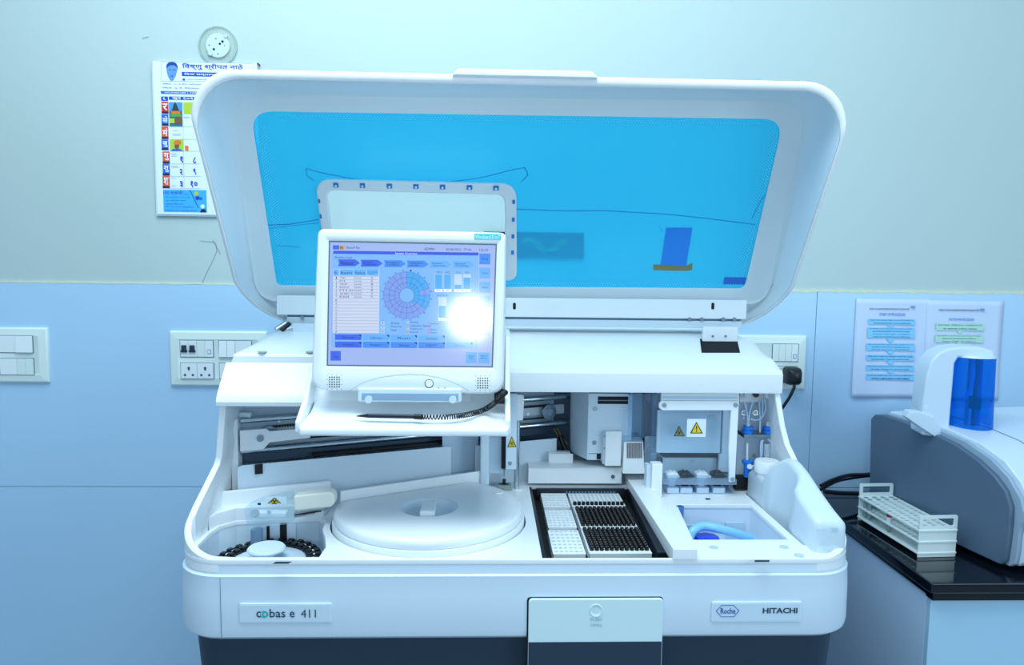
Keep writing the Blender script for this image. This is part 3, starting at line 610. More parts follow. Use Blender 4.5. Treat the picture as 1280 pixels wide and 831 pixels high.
# blue pane with a framed cut-out for the monitor
def blue_pane():
    m = mat('blue_pane', (80, 216, 255), .2, trans=((128, 240, 255), .40)); nt = m.node_tree
    return m
frame_out = ploop([(412, 347), (644, 347), (643, 231), (397, 225)], (.02, .02, .03, .03), 6)
frame_in = ploop([(420, 338), (634, 338), (633, 240), (406, 234)], (.015, .015, .025, .025), 6)
TP = gl.T
pane = plate([win, frame_in], TP @ Matrix.Translation((0, 0, -.006)), blue_pane(), 'blue_pane', lid, .003)
cf = plate([frame_out, frame_in], TP @ Matrix.Translation((0, 0, -.004)), mat('grommet_frame', (216, 226, 232), .4), 'cutout_frame', lid, .014, .004)
nt_m = mat('notch_blue', (30, 120, 190), .4)
for px in (421, 454, 487.5, 520.5, 553.5, 587, 620):
    gl.rect(px - 3.5, 226.0 + (px - 421) * .018, px + 3.5, 232 + (px - 421) * .018, nt_m, 'clip', lift=.0102, h=.0008, parent=lid, r=.001)
    a_, b_ = gl.uv(px, 230 + (px - 421) * .018); p = PU(a_, b_, .0112); MB().cyl(p, p + PN * .001, .0024, n=10).build('clip_pin', paper, lid)
for px, py in ((642, 250), (641.5, 272), (641, 293), (640.5, 313), (400, 249), (402, 268)):
    gl.rect(px - 1.6, py - 2.5, px + 1.6, py + 2.5, nt_m, 'clip', lift=.0102, h=.0008, parent=lid, r=.0006)
# perforated dot print along the pane edges (small dots, one mesh)
dots = MB(); W_ = [Vector(p) for p in win]
dotm = mat('dot_print', (110, 212, 248), .5)
def dotrow(a, b, inset_dir, rows, step=.0062, r_=.0012):
    a = Vector(gl.uv(*a)); b = Vector(gl.uv(*b)); L = (b - a).length; d = (b - a) / L; nn = Vector((-d.y, d.x)) * inset_dir
    for k in range(rows):
        for i in range(int(L / step)):
            q = a + d * (i + .5 * (k % 2)) * step + nn * (.003 + k * step * .62); rr = r_ * (1 - .10 * k)
            c_ = PU(q.x, q.y, -.0028); dots.add([c_ + Vector((rr, 0, 0)), c_ + PV * rr, c_ - Vector((rr, 0, 0)), c_ - PV * rr], [(0, 1, 2, 3)])
dotrow((319, 160), (352, 350), 1, 9); dotrow((976, 165), (929, 352), -1, 7); dotrow((356, 355), (925, 358), 1, 2); dotrow((345, 143), (955, 151), -1, 2)
o = dots.build('dot_border', dotm, lid, smooth=0); o['kind'] = 'stuff'
wr = mat('film_crease', (20, 110, 190), .5)
for pts, wd in (([(382, 211), (400, 216), (440, 224), (500, 228), (560, 228), (600, 223), (640, 213), (656, 210)], .0012), ([(382, 211), (383, 220), (392, 226)], .0012), ([(656, 210), (660, 219), (652, 228)], .0015),
                ([(645, 262), (700, 264), (760, 264), (830, 268), (880, 273), (935, 280), (945, 281)], .0013), ([(940, 274), (952, 250), (958, 243)], .0011), ([(330, 282), (360, 281), (398, 275)], .0016), ([(336, 286), (398, 279)], .0008), ([(345, 308), (375, 309)], .0008), ([(824, 283), (829, 291)], .0008)):
    gl.line(pts, wd, wr, 'crease', lift=-.0026, parent=lid)
gl.poly([(833, 285), (866, 285), (858, 333), (826, 332)], mat('blue_paper', (30, 136, 236), .5), 'paper_flap', lift=-.0024, parent=lid)
gl.poly([(817, 331), (858, 333), (866, 329), (865, 338), (856, 339), (817, 338)], mat('tan_tape', (128, 130, 84), .6), 'tape', lift=-.0020, parent=lid)
lb = gl.rect(906, 347, 931, 356, mat('pane_label', (40, 110, 210), .5), 'pane_label', lift=-.0024, parent=lid)
# hinge beam across the lid foot
rbox('hinge_beam', -.483, .611, -.322, -.310, 1.326, 1.371, whitec, an, bevel=.002)
rbox('hinge_rail', -.47, .602, -.320, -.312, 1.304, 1.321, mat('rail_white', (206, 222, 234), .35), an, bevel=.001)
rbox('hinge_gap', -.46, .60, -.316, -.312, 1.319, 1.328, gap, an, bevel=0)
for px, py in ((356, 397), (378, 397), (862, 399), (877, 399), (904, 399), (918, 399)):
    screw(ay(px, py, -.3225), (0, -1, 0), an, .0048)
for px in (643, 891): p = ay(px, 382.5, -.3222); MB().prism([Vector((p.x + x, -.3222, p.z + z)) for x, z in rrect(-.0035, .0035, -.008, .008, .0034, 4)], (0, -.0006, 0)).build('slot_hole', blackm, an, smooth=0)
rbox('hinge_bracket', *(lambda a, b: (a.x, b.x, -.345, -.335, b.z, a.z))(ay(878, 408, -.34), ay(921, 427, -.34)), whitec, an)
for px in (891, 907): screw(ay(px, 420, -.3455), (0, -1, 0), an, .0028)
q1, q2, q3, q4 = [hit(*p, (0, -.40, 1.243), (0, -.49, .87)) for p in ((875, 424), (921, 424), (925, 441), (877, 441))]
MB().prism([p + Vector((0, -.0005, .0012)) for p in (q1, q2, q3, q4)], (0, .004, -.006)).build('hinge_hole_shade', blackm, an, smooth=0)  # dark insert on the hood, shade of the hole put into the colour
MB().cyl(ay(345, 412, -.34), ay(357, 404, -.325), .006, n=14).build('hinge_spring', chrome, an); MB().cyl(ay(352, 413, -.34), ay(362, 404, -.325), .005, n=14).build('hinge_spring', black, an)
rbox('hinge_bracket', *(lambda a, b: (a.x, b.x, -.345, -.330, b.z, a.z))(ay(366, 404, -.34), ay(402, 419, -.34)), interior, an)
# ------------------------------------------------------------------ name plates, door
def nameplate(px0, py0, px1, py1, parent):
    a = ay(px0, py0, -.776); b = ay(px1, py1, -.776)
    o = MB().prism([Vector((x, -.7738, z)) for x, z in rrect(a.x, b.x, b.z, a.z, .003, 3)], (0, -.0034, 0)).build('name_plate', frontm, an, .0012)
    MB().prism([Vector((x, -.7772, z)) for x, z in rrect(a.x + .003, b.x - .003, b.z + .003, a.z - .003, .002, 3)], (0, -.0004, 0)).build('plate_face', mat('plate_face', (206, 226, 240), .25), o, smooth=0)
    return o, G((0, -.7777, 0), (1, 0, 0), (0, 0, 1), o)
o, gp = nameplate(299, 754, 415, 778, an)
logo = mat('logo_ink', (40, 66, 92), .5); teal = mat('logo_teal', (20, 178, 176), .5)
cl = lambda x, y: (200 + x / 3.065, 560 + y / 3.066)
gp.text('c', *cl(369, 625), *cl(387, 648), logo, bold=.01); gp.text('bas', *cl(420, 616), *cl(481, 648), logo, bold=.008); gp.text('e', *cl(497, 625), *cl(516, 648), logo, bold=.008); gp.text('411', *cl(540, 618), *cl(598, 648), logo)
cx_, cy_ = cl(403, 636); a, b = gp.uv(cx_, cy_)
plate([circ(a, b, .0056), circ(a, b, .0030)], gp.T @ Matrix.Translation((0, 0, .0008)), teal, 'logo_ring', o, .0002)
plate([circ(a - .002, b, .0064), circ(a - .002, b, .0056)], gp.T @ Matrix.Translation((0, 0, .0006)), teal, 'logo_ring', o, .0002)
o, gp = nameplate(890, 752, 1001, 777, an); rb = mat('logo_royal', (30, 84, 176), .5)
cr = lambda x, y: (860 + x / 4.923, 680 + y / 4.92)
hx = [cr(*p) for p in ((173, 411), (207, 376), (280, 375), (314, 409), (281, 445), (207, 446), (173, 411))]
gp.line(hx + hx[1:2], .0009, rb, 'hexagon_line'); gp.text('Roche', *cr(201, 392), *cr(291, 427), rb, bold=.012); gp.text('HITACHI', *cr(460, 391), *cr(672, 424), logo, bold=.03)
# drawer door
a = ay(661, 749, -.777); b = ay(827, 800, -.777)
T_ = frame((0, -.7735, 0), (1, 0, 0), (0, 0, 1))
plate([rrect(a.x - .003, b.x + .001, .50, a.z + .003, .006, 4)], T_, blackm, 'door_gap', an, .0012)
dr = plate([rrect(a.x + .0015, b.x - .001, .50, a.z, .005, 4)], T_, drawm, 'door', an, .007, .0015)
rbox('door_lower_skin', a.x + .0005, b.x - .0005, -.7815, -.770, .50, .7805, navy, dr, bevel=.001)
p = ay(745, 763, -.781); mb = MB()
lathe_at([(.0115, -.0006), (.0125, .0004), (.0110, .0012), (.0095, .0002), (.0, -.0004)], Matrix.Translation((p.x, -.7805, p.z)) @ Matrix.Rotation(R(90), 4, 'X'), 28).build('push_dimple', drawm, dr)
gd = G((0, -.7808, 0), (1, 0, 0), (0, 0, 1), dr); emb = mat('embossed_grey', (150, 180, 196), .5)
gd.text('PUSH', 738, 772, 752, 776, emb); gd.text('OPEN', 738, 779.5, 752, 783, emb)
for px, py in ((352, 703.4), (952, 701.3)):
    p = az(px, py, ZD + .0005); MB().prism([p + Vector(q) for q in ((-.014, -.004, 0), (.012, -.004, 0), (.016, .004, 0), (-.011, .004, 0))], (0, 0, .0006)).build('latch_slot', navy, an, smooth=0)
for px, py in ((892, 684.5), (980, 684), (999, 694.5)):
    p = az(px, py, ZD); MB().cyl(p, p + Vector((0, 0, .0015)), .0085, n=20).build('screw_cover', grey, an)
# ------------------------------------------------------------------ reagent disk cover
rc = thing('reagent_disk_cover', (LC[0], LC[1], .87), 'large round white reagent disk cover with recessed grip, cut straight at the back', 'cover')
def lidloop(Rr, z, ins=0): return [Vector((x, y, z)) for x, y in lidshape(Rr, bk1, bk2, -9, 72, ins + .003)]
MB().loft([lidloop(.1935, .872), lidloop(.1935, .934), lidloop(.1925, .9375), lidloop(.1880, .9380)]).build('lower_ring', white, rc, smooth=40)
MB().loft([lidloop(.1870, .9375), lidloop(.1900, .941), lidloop(.1890, .953), lidloop(.1865, .9555, .001), lidloop(.1830, .9575, .003), lidloop(.170, .958, .01)], cap=False).build('cover_skirt', white, rc, smooth=50)
gc = az(536, 633, .958)
top_o = [(p.x, p.y) for p in lidloop(.170, 0, .01)]
plate([top_o, circ(gc.x, gc.y, .060, 40)], Matrix.Translation((0, 0, .956)), white, 'cover_top', rc, .002)
MB().lathe([(.060, .958), (.056, .9565), (.048, .946), (.044, .944), (0, .944)], (gc.x, gc.y, 0), 48).build('grip_recess', interior, rc, smooth=30)
mb = MB(); L = []
for y, z0, z1, hw in ((-.038, .9445, .947, .015), (-.034, .9445, .9605, .0150), (-.012, .9445, .963, .0145), (.012, .9445, .963, .014), (.034, .9445, .960, .013), (.038, .9445, .947, .013)):
    L.append([gc * 1 + Vector((sx * hw, y, zz - gc.z)) for sx, zz in ((-1, z0), (1, z0), (1, z1), (-1, z1))])
mb.loft(L).build('grip_bar', white, rc, .002, 3)
p = az(622, 616, .958); MB().cyl(p, p + Vector((0, 0, .0025)), .010, n=20).build('alignment_boss', white, rc, .001)
# back fin on the cover
e1, e2 = Vector((bk1[0], bk1[1])), Vector((bk2[0], bk2[1])); dd = (e2 - e1).normalized(); nn = Vector((-dd.y, dd.x))
def obl(c1, c2, t0, t1, z0, z1, name, m, parent=an, bev=.002):
    c1 = Vector(c1); c2 = Vector(c2); d = (c2 - c1).normalized(); n_ = Vector((-d.y, d.x))
    pts = [c1 + n_ * t0, c2 + n_ * t0, c2 + n_ * t1, c1 + n_ * t1]
    return MB().prism([Vector((p.x, p.y, z0)) for p in pts], (0, 0, z1 - z0)).build(name, m, parent, bev)
obl(e1 + dd * .004, e2 + dd * .006, .006, .014, ZD, .975, 'rear_fin', white)
# ------------------------------------------------------------------ monitor
mo = thing('touch_monitor', (-.14, -.64, 1.20), 'white touchscreen monitor showing a blue status screen, in front of the raised lid', 'monitor')
TB = ay(510, 491, -.66); TT = ay(516, 290, -.640)
mu = Vector((1, 0, 0)); mv = (Vector((0, TT.y, TT.z)) - Vector((0, TB.y, TB.z))).normalized()
MO = Vector((0, -.66, TB.z)); gm_ = G(MO, mu, mv, mo)
TM = gm_.T
bez = ploop0 = None
def qloop(g, pxs, r, n=8):
    q = [Vector(g.uv(*p)) for p in pxs]; out = []
    for i in range(4):
        p, a, b = q[i], (q[i - 1] - q[i]).normalized(), (q[(i + 1) % 4] - q[i]).normalized(); rr = r[i] if isinstance(r, (tuple, list)) else r
        s_, e = p + a * rr, p + b * rr
        for k in range(n + 1): t_ = k / n; out.append((s_ * (1 - t_) ** 2 + p * 2 * t_ * (1 - t_) + e * t_ ** 2).to_tuple())
    return out
def sc(L, k, g_=None):
    cx = sum(p[0] for p in L) / len(L); cy = sum(p[1] for p in L) / len(L); xs = max(p[0] for p in L) - cx; ys = max(p[1] for p in L) - cy
    return [(cx + (x - cx) * (1 - k / xs), cy + (y - cy) * (1 - k / ys)) for x, y in L]
ol = qloop(gm_, [(387.5, 488), (630, 493.5), (633.5, 290), (396, 285)], (.030, .030, .014, .014))
il = qloop(gm_, [(408.5, 456.8), (615.5, 459), (620.5, 305.2), (411.2, 301.2)], .001)
monw = mat('monitor_bezel', (236, 242, 244), .3, bump=.03, bscale=900)
L = [[TM @ Vector((x, y, z)) for x, y in sc(ol, k)] for k, z in ((.014, -.075), (.004, -.045), (0, -.012), (.001, -.006), (.004, -.0015), (.008, 0))]
L.append([TM @ Vector((x, y, 0)) for x, y in sc(il, -.006)]); L.append([TM @ Vector((x, y, -.0035)) for x, y in il])
bz = MB().loft(L, cap=False).add(L[0], [tuple(range(len(L[0])))]).build('bezel', monw, mo, smooth=30)
plate([sc(il, -.001), sc(il, .0018)], TM @ Matrix.Translation((0, 0, -.0034)), mat('screen_gasket', (90, 110, 124), .5), 'screen_gasket', mo, .0006)
# screen
def scr(name, c, e=.62): 
    m = mat('screen_' + name, c, .06); b = m.node_tree.nodes['Principled BSDF']; rgb = lin(c) + (1,)
    b.inputs['Base Color'].default_value = tuple(x * .25 for x in rgb[:3]) + (1,); b.inputs['Emission Color'].default_value = rgb; b.inputs['Emission Strength'].default_value = e
    b.inputs['Roughness'].default_value = .11; b.inputs['Specular IOR Level'].default_value = .9; return m
s_bg = scr('violet_grey', (130, 184, 250)); s_frame = scr('pale_frame', (164, 184, 236)); s_bar = scr('title_blue', (60, 92, 222)); s_btn = scr('button_blue', (74, 142, 240)); s_btn2 = scr('button_mid', (104, 176, 246)); s_dark = scr('dark_ink', (40, 62, 120), .5)
s_list = scr('list_white', (206, 216, 238)); s_ln = scr('list_line', (120, 130, 160), .5); s_cy = scr('ring_cyan', (78, 170, 240)); s_rg = scr('ring_blue', (130, 160, 236)); s_lt = scr('light_box', (186, 212, 250)); s_or = scr('amber', (206, 170, 120)); s_pk = scr('pink', (230, 130, 180)); s_wh = scr('white', (230, 240, 255), .8); s_bk = scr('deep_blue', (66, 104, 232)); s_gr = scr('greenish', (120, 210, 220))
sg = G(TM @ Vector((0, 0, -.0030)), mu, mv, None)
scn = plate([sc(il, .0012)], TM @ Matrix.Translation((0, 0, -.0032)), s_frame, 'screen', mo, .0004)
sg.parent = scn
k5 = lambda x, y: (400 + x / 3.958, 290 + y / 3.957)
def SR(x0, y0, x1, y1, m, name='screen_field', lift=.0002): return sg.rect(*k5(x0, y0), *k5(x1, y1), m, name, lift=lift, h=.00006)
def ST(s_, x0, y0, x1, y1, m=s_dark, lift=.0007, **k): return sg.text(s_, *k5(x0, y0), *k5(x1, y1), m, name='screen_text', lift=lift, **k)
SR(58, 102, 780, 575, s_bg, 'main_window', .0002)
SR(66, 92, 784, 116, s_bar, 'title_bar', .0003); ST('System Overview', 372, 101, 482, 113, s_wh)
SR(64, 65, 95, 86, s_bk, 'status_icon'); SR(95, 66, 125, 88, s_or, 'status_icon'); ST('B', 101, 70, 116, 84)
ST('Stand by', 131, 70, 196, 86); ST('ADMIN', 515, 77, 566, 90); ST('20/06/2023', 622, 80, 698, 92); ST('(Tue)', 712, 80, 748, 94); ST('12:10', 790, 82, 830, 95)
ST('Workflow Guide', 72, 120, 160, 131)
ST('', 0, 0, 1, 1)
for i, (xa, ya, s_) in enumerate(((90, 135, 'Maintenance'), (202, 137, 'Reagent\nPreparation'), (317, 139, 'Reagent\nLoading'), (430, 141, 'Calibration\nand QC'), (543, 143, 'Routine\nOperation'), (655, 144, 'Sample\nTracking'))):
    m = s_bk if i < 2 else s_btn if i < 4 else s_btn2
    sg.poly([k5(*p) for p in ((xa, ya), (xa + 84, ya), (xa + 108, ya + 18), (xa + 84, ya + 34), (xa, ya + 34), (xa + 4, ya + 17))], m, 'arrow_button', lift=.0003, h=.00006)
    ST(s_, xa + 14, ya + 8, xa + 76, ya + 28)
SR(64, 182, 292, 500, s_list, 'result_table', .0003)
for a_, b_, s_ in ((66, 94, 'No.'), (98, 166, 'Item'), (168, 230, 'Status'), (232, 290, 'Remaining\nVolume')): SR(a_, 184, b_, 216, s_btn2, 'table_heading', .0004); ST(s_, a_ + 5, 194, b_ - 8, 208)
rows = (('TSH', 'Current', '45'), ('FT4', 'Current', '45'), ('TROP', 'Current', '8'), ('B-hCG', 'Current', '22'), ('FT3 III', 'Current', '88'), ('AHBC II', 'Current', '23'), ('E2III', 'Current', '91'))
for i, r_ in enumerate(rows):
    y = 219 + i * 15.6; ST(str(i + 1), 78, y + 3, 84, y + 12); ST(r_[0], 98, y + 3, 98 + 9 * len(r_[0]), y + 12); ST(r_[1], 168, y + 3, 206, y + 12); ST(r_[2], 252, y + 3, 262, y + 12)
for i in range(18): y = 219 + i * 15.6; sg.line([k5(66, y), k5(290, y + 1)], .00035, s_ln, 'table_line', lift=.0005)
for i in range(7, 18): y = 219 + i * 15.6; ST(str(i + 1), 76, y + 4, 84, y + 12)
# ring chart
def ring_pt(r_, a_): return k5(430 + r_ * 1.0 * math.sin(a_), 312 - r_ * 1.0 * math.cos(a_))
for ra, rbb in ((36, 62), (62, 88), (88, 116)):
    for k in range(20):
        a0, a1 = 2 * math.pi * k / 20, 2 * math.pi * (k + 1) / 20
        m = s_cy if (k < 4 or (k in (5, 6) ) or (k < 8 and ra == 36) or (k == 4 and ra < 60)) else s_rg
        sg.poly([ring_pt(ra, a0), ring_pt(ra, (a0 + a1) / 2), ring_pt(ra, a1), ring_pt(rbb, a1), ring_pt(rbb, (a0 + a1) / 2), ring_pt(rbb, a0)], m, 'ring_segment', lift=.0003, h=.00006)
for r_ in (36, 62, 88, 116): sg.line([ring_pt(r_, k * math.pi / 30) for k in range(61)], .00035, s_dark, 'ring_line', lift=.0006)
for k in range(20): sg.line([ring_pt(36, k * math.pi / 10), ring_pt(116, k * math.pi / 10)], .0003, s_dark, 'ring_line', lift=.0006)
for k in range(0, 20, 1):
    x_, y_ = 430 + 123 * math.sin((k + .5) * math.pi / 10), 312 - 123 * math.cos((k + .5) * math.pi / 10); ST(str(k + 1), x_ - 4, y_ - 4, x_ + 4, y_ + 4)
for x, f in ((568, 1), (612, 1), (664, .28), (708, .78)):
    SR(x, 208, x + 38, 280, s_lt, 'bar_frame', .0003); SR(x + 2, 280 - 70 * f, x + 36, 280, s_cy, 'bar_fill', .0004); SR(x, 282, x + 38, 296, s_wh, 'bar_value', .0003); ST('99%', x + 8, 284, x + 30, 294)
for x, s_ in ((580, 'PC1'), (622, 'PC2'), (674, 'CC1'), (716, 'CC2')): ST(s_, x, 195, x + 22, 204)
SR(586, 322, 626, 426, s_lt, 'bar_frame', .0003); SR(588, 365, 624, 426, s_cy, 'bar_fill', .0004); SR(586, 424, 626, 438, s_wh, 'bar_value', .0005); ST('60%', 594, 426, 616, 436); ST('Sys.Wash', 578, 308, 634, 318)
SR(670, 322, 710, 426, s_lt, 'bar_frame', .0003)
for i, s_ in enumerate(('Active', 'Stand by', 'Used')): SR(333, 443 + i * 17, 345, 455 + i * 17, s_gr, 'legend_key'); ST(s_, 350, 445 + i * 17, 350 + 7 * len(s_), 455 + i * 17)
for i, s_ in enumerate(('Masking', 'Calibration Needed', 'Reagent Low', 'Expired')): SR(430, 440 + i * 16, 441, 452 + i * 16, s_lt if i % 2 == 0 else s_or, 'legend_key'); ST(s_, 447, 442 + i * 16, 447 + 5.6 * len(s_), 452 + i * 16)
for i, s_ in enumerate(('Locked', '', 'Error', 'Empty')):
    if s_: SR(530, 445 + i * 15, 541, 457 + i * 15, s_pk, 'legend_key'); ST(s_, 546, 447 + i * 15, 546 + 6.5 * len(s_), 457 + i * 15)
for i in range(3): SR(300, 441 + i * 21, 321, 458 + i * 21, s_lt, 'small_button'); ST('+', 307, 445 + i * 21, 315, 453 + i * 21)
for i, s_ in enumerate(('Overview', 'Calibration', 'Run', 'Consumables')): xa = 75 + i * 137.5; SR(xa, 505 + i * 2, xa + 130, 534 + i * 2, s_bk if i == 0 else s_btn2, 'menu_button', .0003); ST(s_, xa + 35, 515 + i * 2, xa + 95, 526 + i * 2); sg.poly([k5(xa + 116, 506 + i * 2), k5(xa + 130, 506 + i * 2), k5(xa + 130, 520 + i * 2)], s_dark, 'button_corner', lift=.0005, h=.00005)
for i, s_ in enumerate(('Workplace', 'Reagent', 'Calibration', 'QC', 'Utility')): xa = 75 + i * 137.5; SR(xa, 541 + i, xa + 130, 572 + i, s_bk if i == 0 else s_btn if i < 4 else s_btn2, 'menu_button', .0003); ST(s_, xa + 38, 552 + i, xa + 92, 563 + i); sg.poly([k5(xa + 116, 542 + i), k5(xa + 130, 542 + i), k5(xa + 130, 556 + i)], s_dark, 'button_corner', lift=.0005, h=.00005)
SR(52, 588, 103, 636, s_bk, 'help_button'); ST('?\nHelp', 70, 600, 90, 624)
SR(722, 594, 776, 648, s_btn2, 'function_button'); ST('Sample\nTrack', 734, 608, 764, 628); SR(784, 595, 838, 650, s_btn2, 'function_button'); ST('Maint.\nMenu', 794, 608, 828, 628)
for i, s_ in enumerate(('Stop', 'S.Stop', 'Alarm', 'Logoff', 'Print', 'Start')): SR(789, 106 + i * 70, 842, 160 + i * 70, s_btn if i == 0 else s_btn2, 'function_button'); ST(s_, 802, 128 + i * 70, 830, 138 + i * 70)
# bezel details
k4 = lambda x, y: (380 + x / 2.8643, 270 + y / 2.8655)
st = gm_.rect(593, 292, 626, 300, mat('cyan_sticker', (70, 196, 208), .4), 'sticker', lift=.0002); gm_.text('Windows10 IoT', 594, 293.3, 625, 299, paper, lift=.0007, parent=st)
for cx in (109, 640):
    for i in range(7):
        for j in range(7):
            if 1 <= i <= 5 and 1 <= j <= 5 or (i + j) % 2 == 0:
                px, py = k4(cx + (i - 3) * 8.6, (594 if cx < 300 else 598) + (j - 3) * 8.6); a_, b_ = gm_.uv(px, py); p = TM @ Vector((a_, b_, .0001)); big = max(abs(i - 3), abs(j - 3)) <= 2
                MB().cyl(p, p + gm_.n * .0003, .0013 if big else .0008, n=8).build('speaker_hole', blackm if big else gap, mo, smooth=0)
arc = [k4(x, y) for x, y in ((160, 628), (200, 602), (240, 586), (280, 576), (330, 569), (380, 566), (430, 569), (480, 577), (520, 590), (560, 607), (590, 626))]
gm_.line(arc, .0008, mat('faint_line', (170, 196, 204), .5), 'arc_line', lift=.0002)
a_, b_ = gm_.uv(*k4(448, 600)); p = TM @ Vector((a_, b_, 0))
plate([circ(a_, b_, .0085, 28), circ(a_, b_, .0072, 28)], TM @ Matrix.Translation((0, 0, .0001)), gap, 'button_ring', mo, .0003)
MB().cyl(p, p + gm_.n * .002, .0071, .0064, n=28).build('power_button', monw, mo, .0006)
for x, m in ((482, mat('led_green', (10, 80, 50), .3)), (505, mat('led_red', (110, 30, 26), .3))):
    a_, b_ = gm_.uv(*k4(x, 618)); p = TM @ Vector((a_, b_, 0)); MB().cyl(p, p + gm_.n * .001, .0018, n=12).build('indicator_light', m, mo)
# tray under the monitor and its arm
tz = 1.152
tr1 = [(-.336, -.715, tz - .012), (.046, -.715, tz - .012)]
L = []
for y, xa, xb, zt, zb in ((-.722, -.330, .038, tz - .002, 1.139), (-.718, -.336, .043, tz + .001, 1.1375), (-.700, -.337, .044, tz + .004, 1.1375), (-.640, -.334, .045, tz + .012, 1.142), (-.60, -.332, .046, tz + .030, 1.150), (-.575, -.330, .046, tz + .055, 1.165)):
    L.append([Vector((xa, y, zb)), Vector((xb, y, zb)), Vector((xb, y, zt)), Vector((xa, y, zt))])
tray = MB().loft(L).build('monitor_tray', white, an, .004, 3)
MB().prism([Vector((.036, y, z)) for y, z in ((-.708, 1.138), (-.708, 1.165), (-.66, 1.20), (-.63, 1.31), (-.56, 1.32), (-.54, 1.15))], (.010, 0, 0)).build('side_arm', white, an, .003, 3)
MB().prism([Vector((-.345, y, z)) for y, z in ((-.708, 1.140), (-.708, 1.160), (-.65, 1.19), (-.59, 1.245), (-.56, 1.245), (-.56, 1.15))], (.010, 0, 0)).build('side_arm', white, an, .003, 3)
rbox('monitor_post', -.20, -.08, -.60, -.56, 1.16, 1.36, interior, an, bevel=.004)
a = ay(447, 490, -.665); b = ay(577, 503, -.665)
rbox('stand_slot', a.x, b.x, -.664, -.645, b.z, 1.215, frontm, an, bevel=.003)
panel_slot = rbox('slot_recess', *(lambda a, b: (a.x, b.x, -.6648, -.660, b.z, a.z))(ay(452, 491, -.6645), ay(573, 501, -.6645)), mat('slot_blue_grey', (140, 172, 200), .4), an, bevel=.001)
for px in (461, 566): p = ay(px, 499, -.666); MB().cyl(p, p + Vector((0, -.004, 0)), .007, n=20).build('stand_knob', interior, an)
gt = G((0, -.68, tz + .0072), (1, 0, 0), (0, .99, .12), tray)
for i, (xa, xb) in enumerate(((468, 499), (512, 541))):
    for j, s_ in enumerate(('PROBE AND REAGENT ARM MOVE', 'KEEP HANDS CLEAR')): gt.text(s_, xa + 1, 510.5 + j * 3, xb - (0 if j == 0 else 3), 512.3 + j * 3, gap, lift=.0003)
# stylus and coiled cord
sty = thing('stylus', (-.2, -.70, tz), 'black stylus lying on the tray below the touchscreen', 'stylus')
zs = tz + .0150
sp = [az(446, 520, zs), az(460, 519.5, zs + .002), az(518, 520.5, zs + .002), az(527, 521, zs + .002)]
MB().cyl(sp[0], sp[1], .001, .0038, 12).build('tip', black, sty); MB().cyl(sp[1], sp[2], .0040, .0042, 12).build('barrel', mat('dark_navy_plastic', (16, 24, 44), .35), sty); MB().cyl(sp[2], sp[3], .0052, .0052, 12).build('collar', black, sty)
path = [az(527, 521, zs + .002), az(560, 521, zs + .002), az(585, 518, zs + .003), az(605, 512, zs + .006), ay(620, 502, -.682), ay(629, 493, -.675), ay(632, 490, -.668)]
pts = []; N_ = 900
def cat(P, s_):
    n = len(P) - 1; f = s_ * n; i = min(int(f), n - 1); u = f - i; p0, p1, p2, p3 = P[max(i - 1, 0)], P[i], P[i + 1], P[min(i + 2, n)]
    return .5 * ((2 * p1) + (-p0 + p2) * u + (2 * p0 - 5 * p1 + 4 * p2 - p3) * u ** 2 + (-p0 + 3 * p1 - 3 * p2 + p3) * u ** 3)
for i in range(N_):
    s_ = i / (N_ - 1); c0 = cat(path, s_); d = (cat(path, min(1, s_ + .004)) - cat(path, max(0, s_ - .004))).normalized(); u_ = d.cross(Vector((0, 0, 1))).normalized(); v_ = d.cross(u_)
    th = s_ * 2 * math.pi * 56; rr = .0044; pts.append(c0 + (u_ * math.cos(th) + v_ * math.sin(th)) * rr)
MB().tube(pts, .0011, 5).build('coiled_cord', black, sty)
rbox('cord_socket', *(lambda a, b: (a.x, b.x, -.650, -.63, b.z, a.z))(ay(618, 488, -.65), ay(631, 505, -.65)), blackm, an)

# =================================================================== INSIDE THE ANALYZER
# --- sampling rail (oblique, running from the left front to the right rear)
RA, RB = (-.520, -.512), (.215, -.205)
def rail(t_, z, off=0):
    a, b = Vector(RA), Vector(RB); d = (b - a).normalized(); n_ = Vector((-d.y, d.x)); p = a.lerp(b, t_) + n_ * off; return Vector((p.x, p.y, z))
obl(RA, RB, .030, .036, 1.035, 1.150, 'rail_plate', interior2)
obl(rail(.02, 0, .0).to_2d(), rail(1.0, 0).to_2d(), .020, .026, 1.072, 1.096, 'rail_strip', interior)
for z, r_ in ((1.1185, .0068), (1.0520, .0068)): MB().cyl(rail(.015, z, .004), rail(1, z, .004), r_, n=18).build('guide_rod', chrome, an)
mb = MB()
for z, sgn in ((1.0985, -1), (1.0665, 1)):
    a, b = rail(.075, z, .010), rail(.93, z, .010)
    d = (b - a).normalized(); n_ = Vector((-d.y, d.x, 0)) * .004
    mb.prism([a - n_, b - n_, b + n_, a + n_], (0, 0, .0018)); N = 120
    for k in range(N):
        p = a.lerp(b, (k + .5) / N); q = d * .0014; mb.prism([p - q - n_, p + q - n_, p + q + n_, p - q + n_], (0, 0, sgn * .0026))
o = mb.build('toothed_belt', belt, an, smooth=0)
d_ = (rail(1, 0) - rail(0, 0)).normalized(); nrm = Vector((d_.y, -d_.x, 0))
for t_ in (.085, .925):
    c_ = rail(t_, 1.0825, .012); MB().cyl(c_ - nrm * .002, c_ + nrm * .010, .0195, n=32).build('pulley', steel, an, .0015); MB().cyl(c_ + nrm * .009, c_ + nrm * .012, .009, n=20).build('pulley_hub', chrome, an)
a = rail(.010, 1.062, -.014); b = rail(.175, 1.062, -.014)
pp = [rail(.012, 1.056, -.012), rail(.070, 1.056, -.012), rail(.085, 1.070, -.012), rail(.190, 1.072, -.012), rail(.190, 1.094, -.012), rail(.085, 1.094, -.012), rail(.078, 1.100, -.012), rail(.012, 1.100, -.012)]
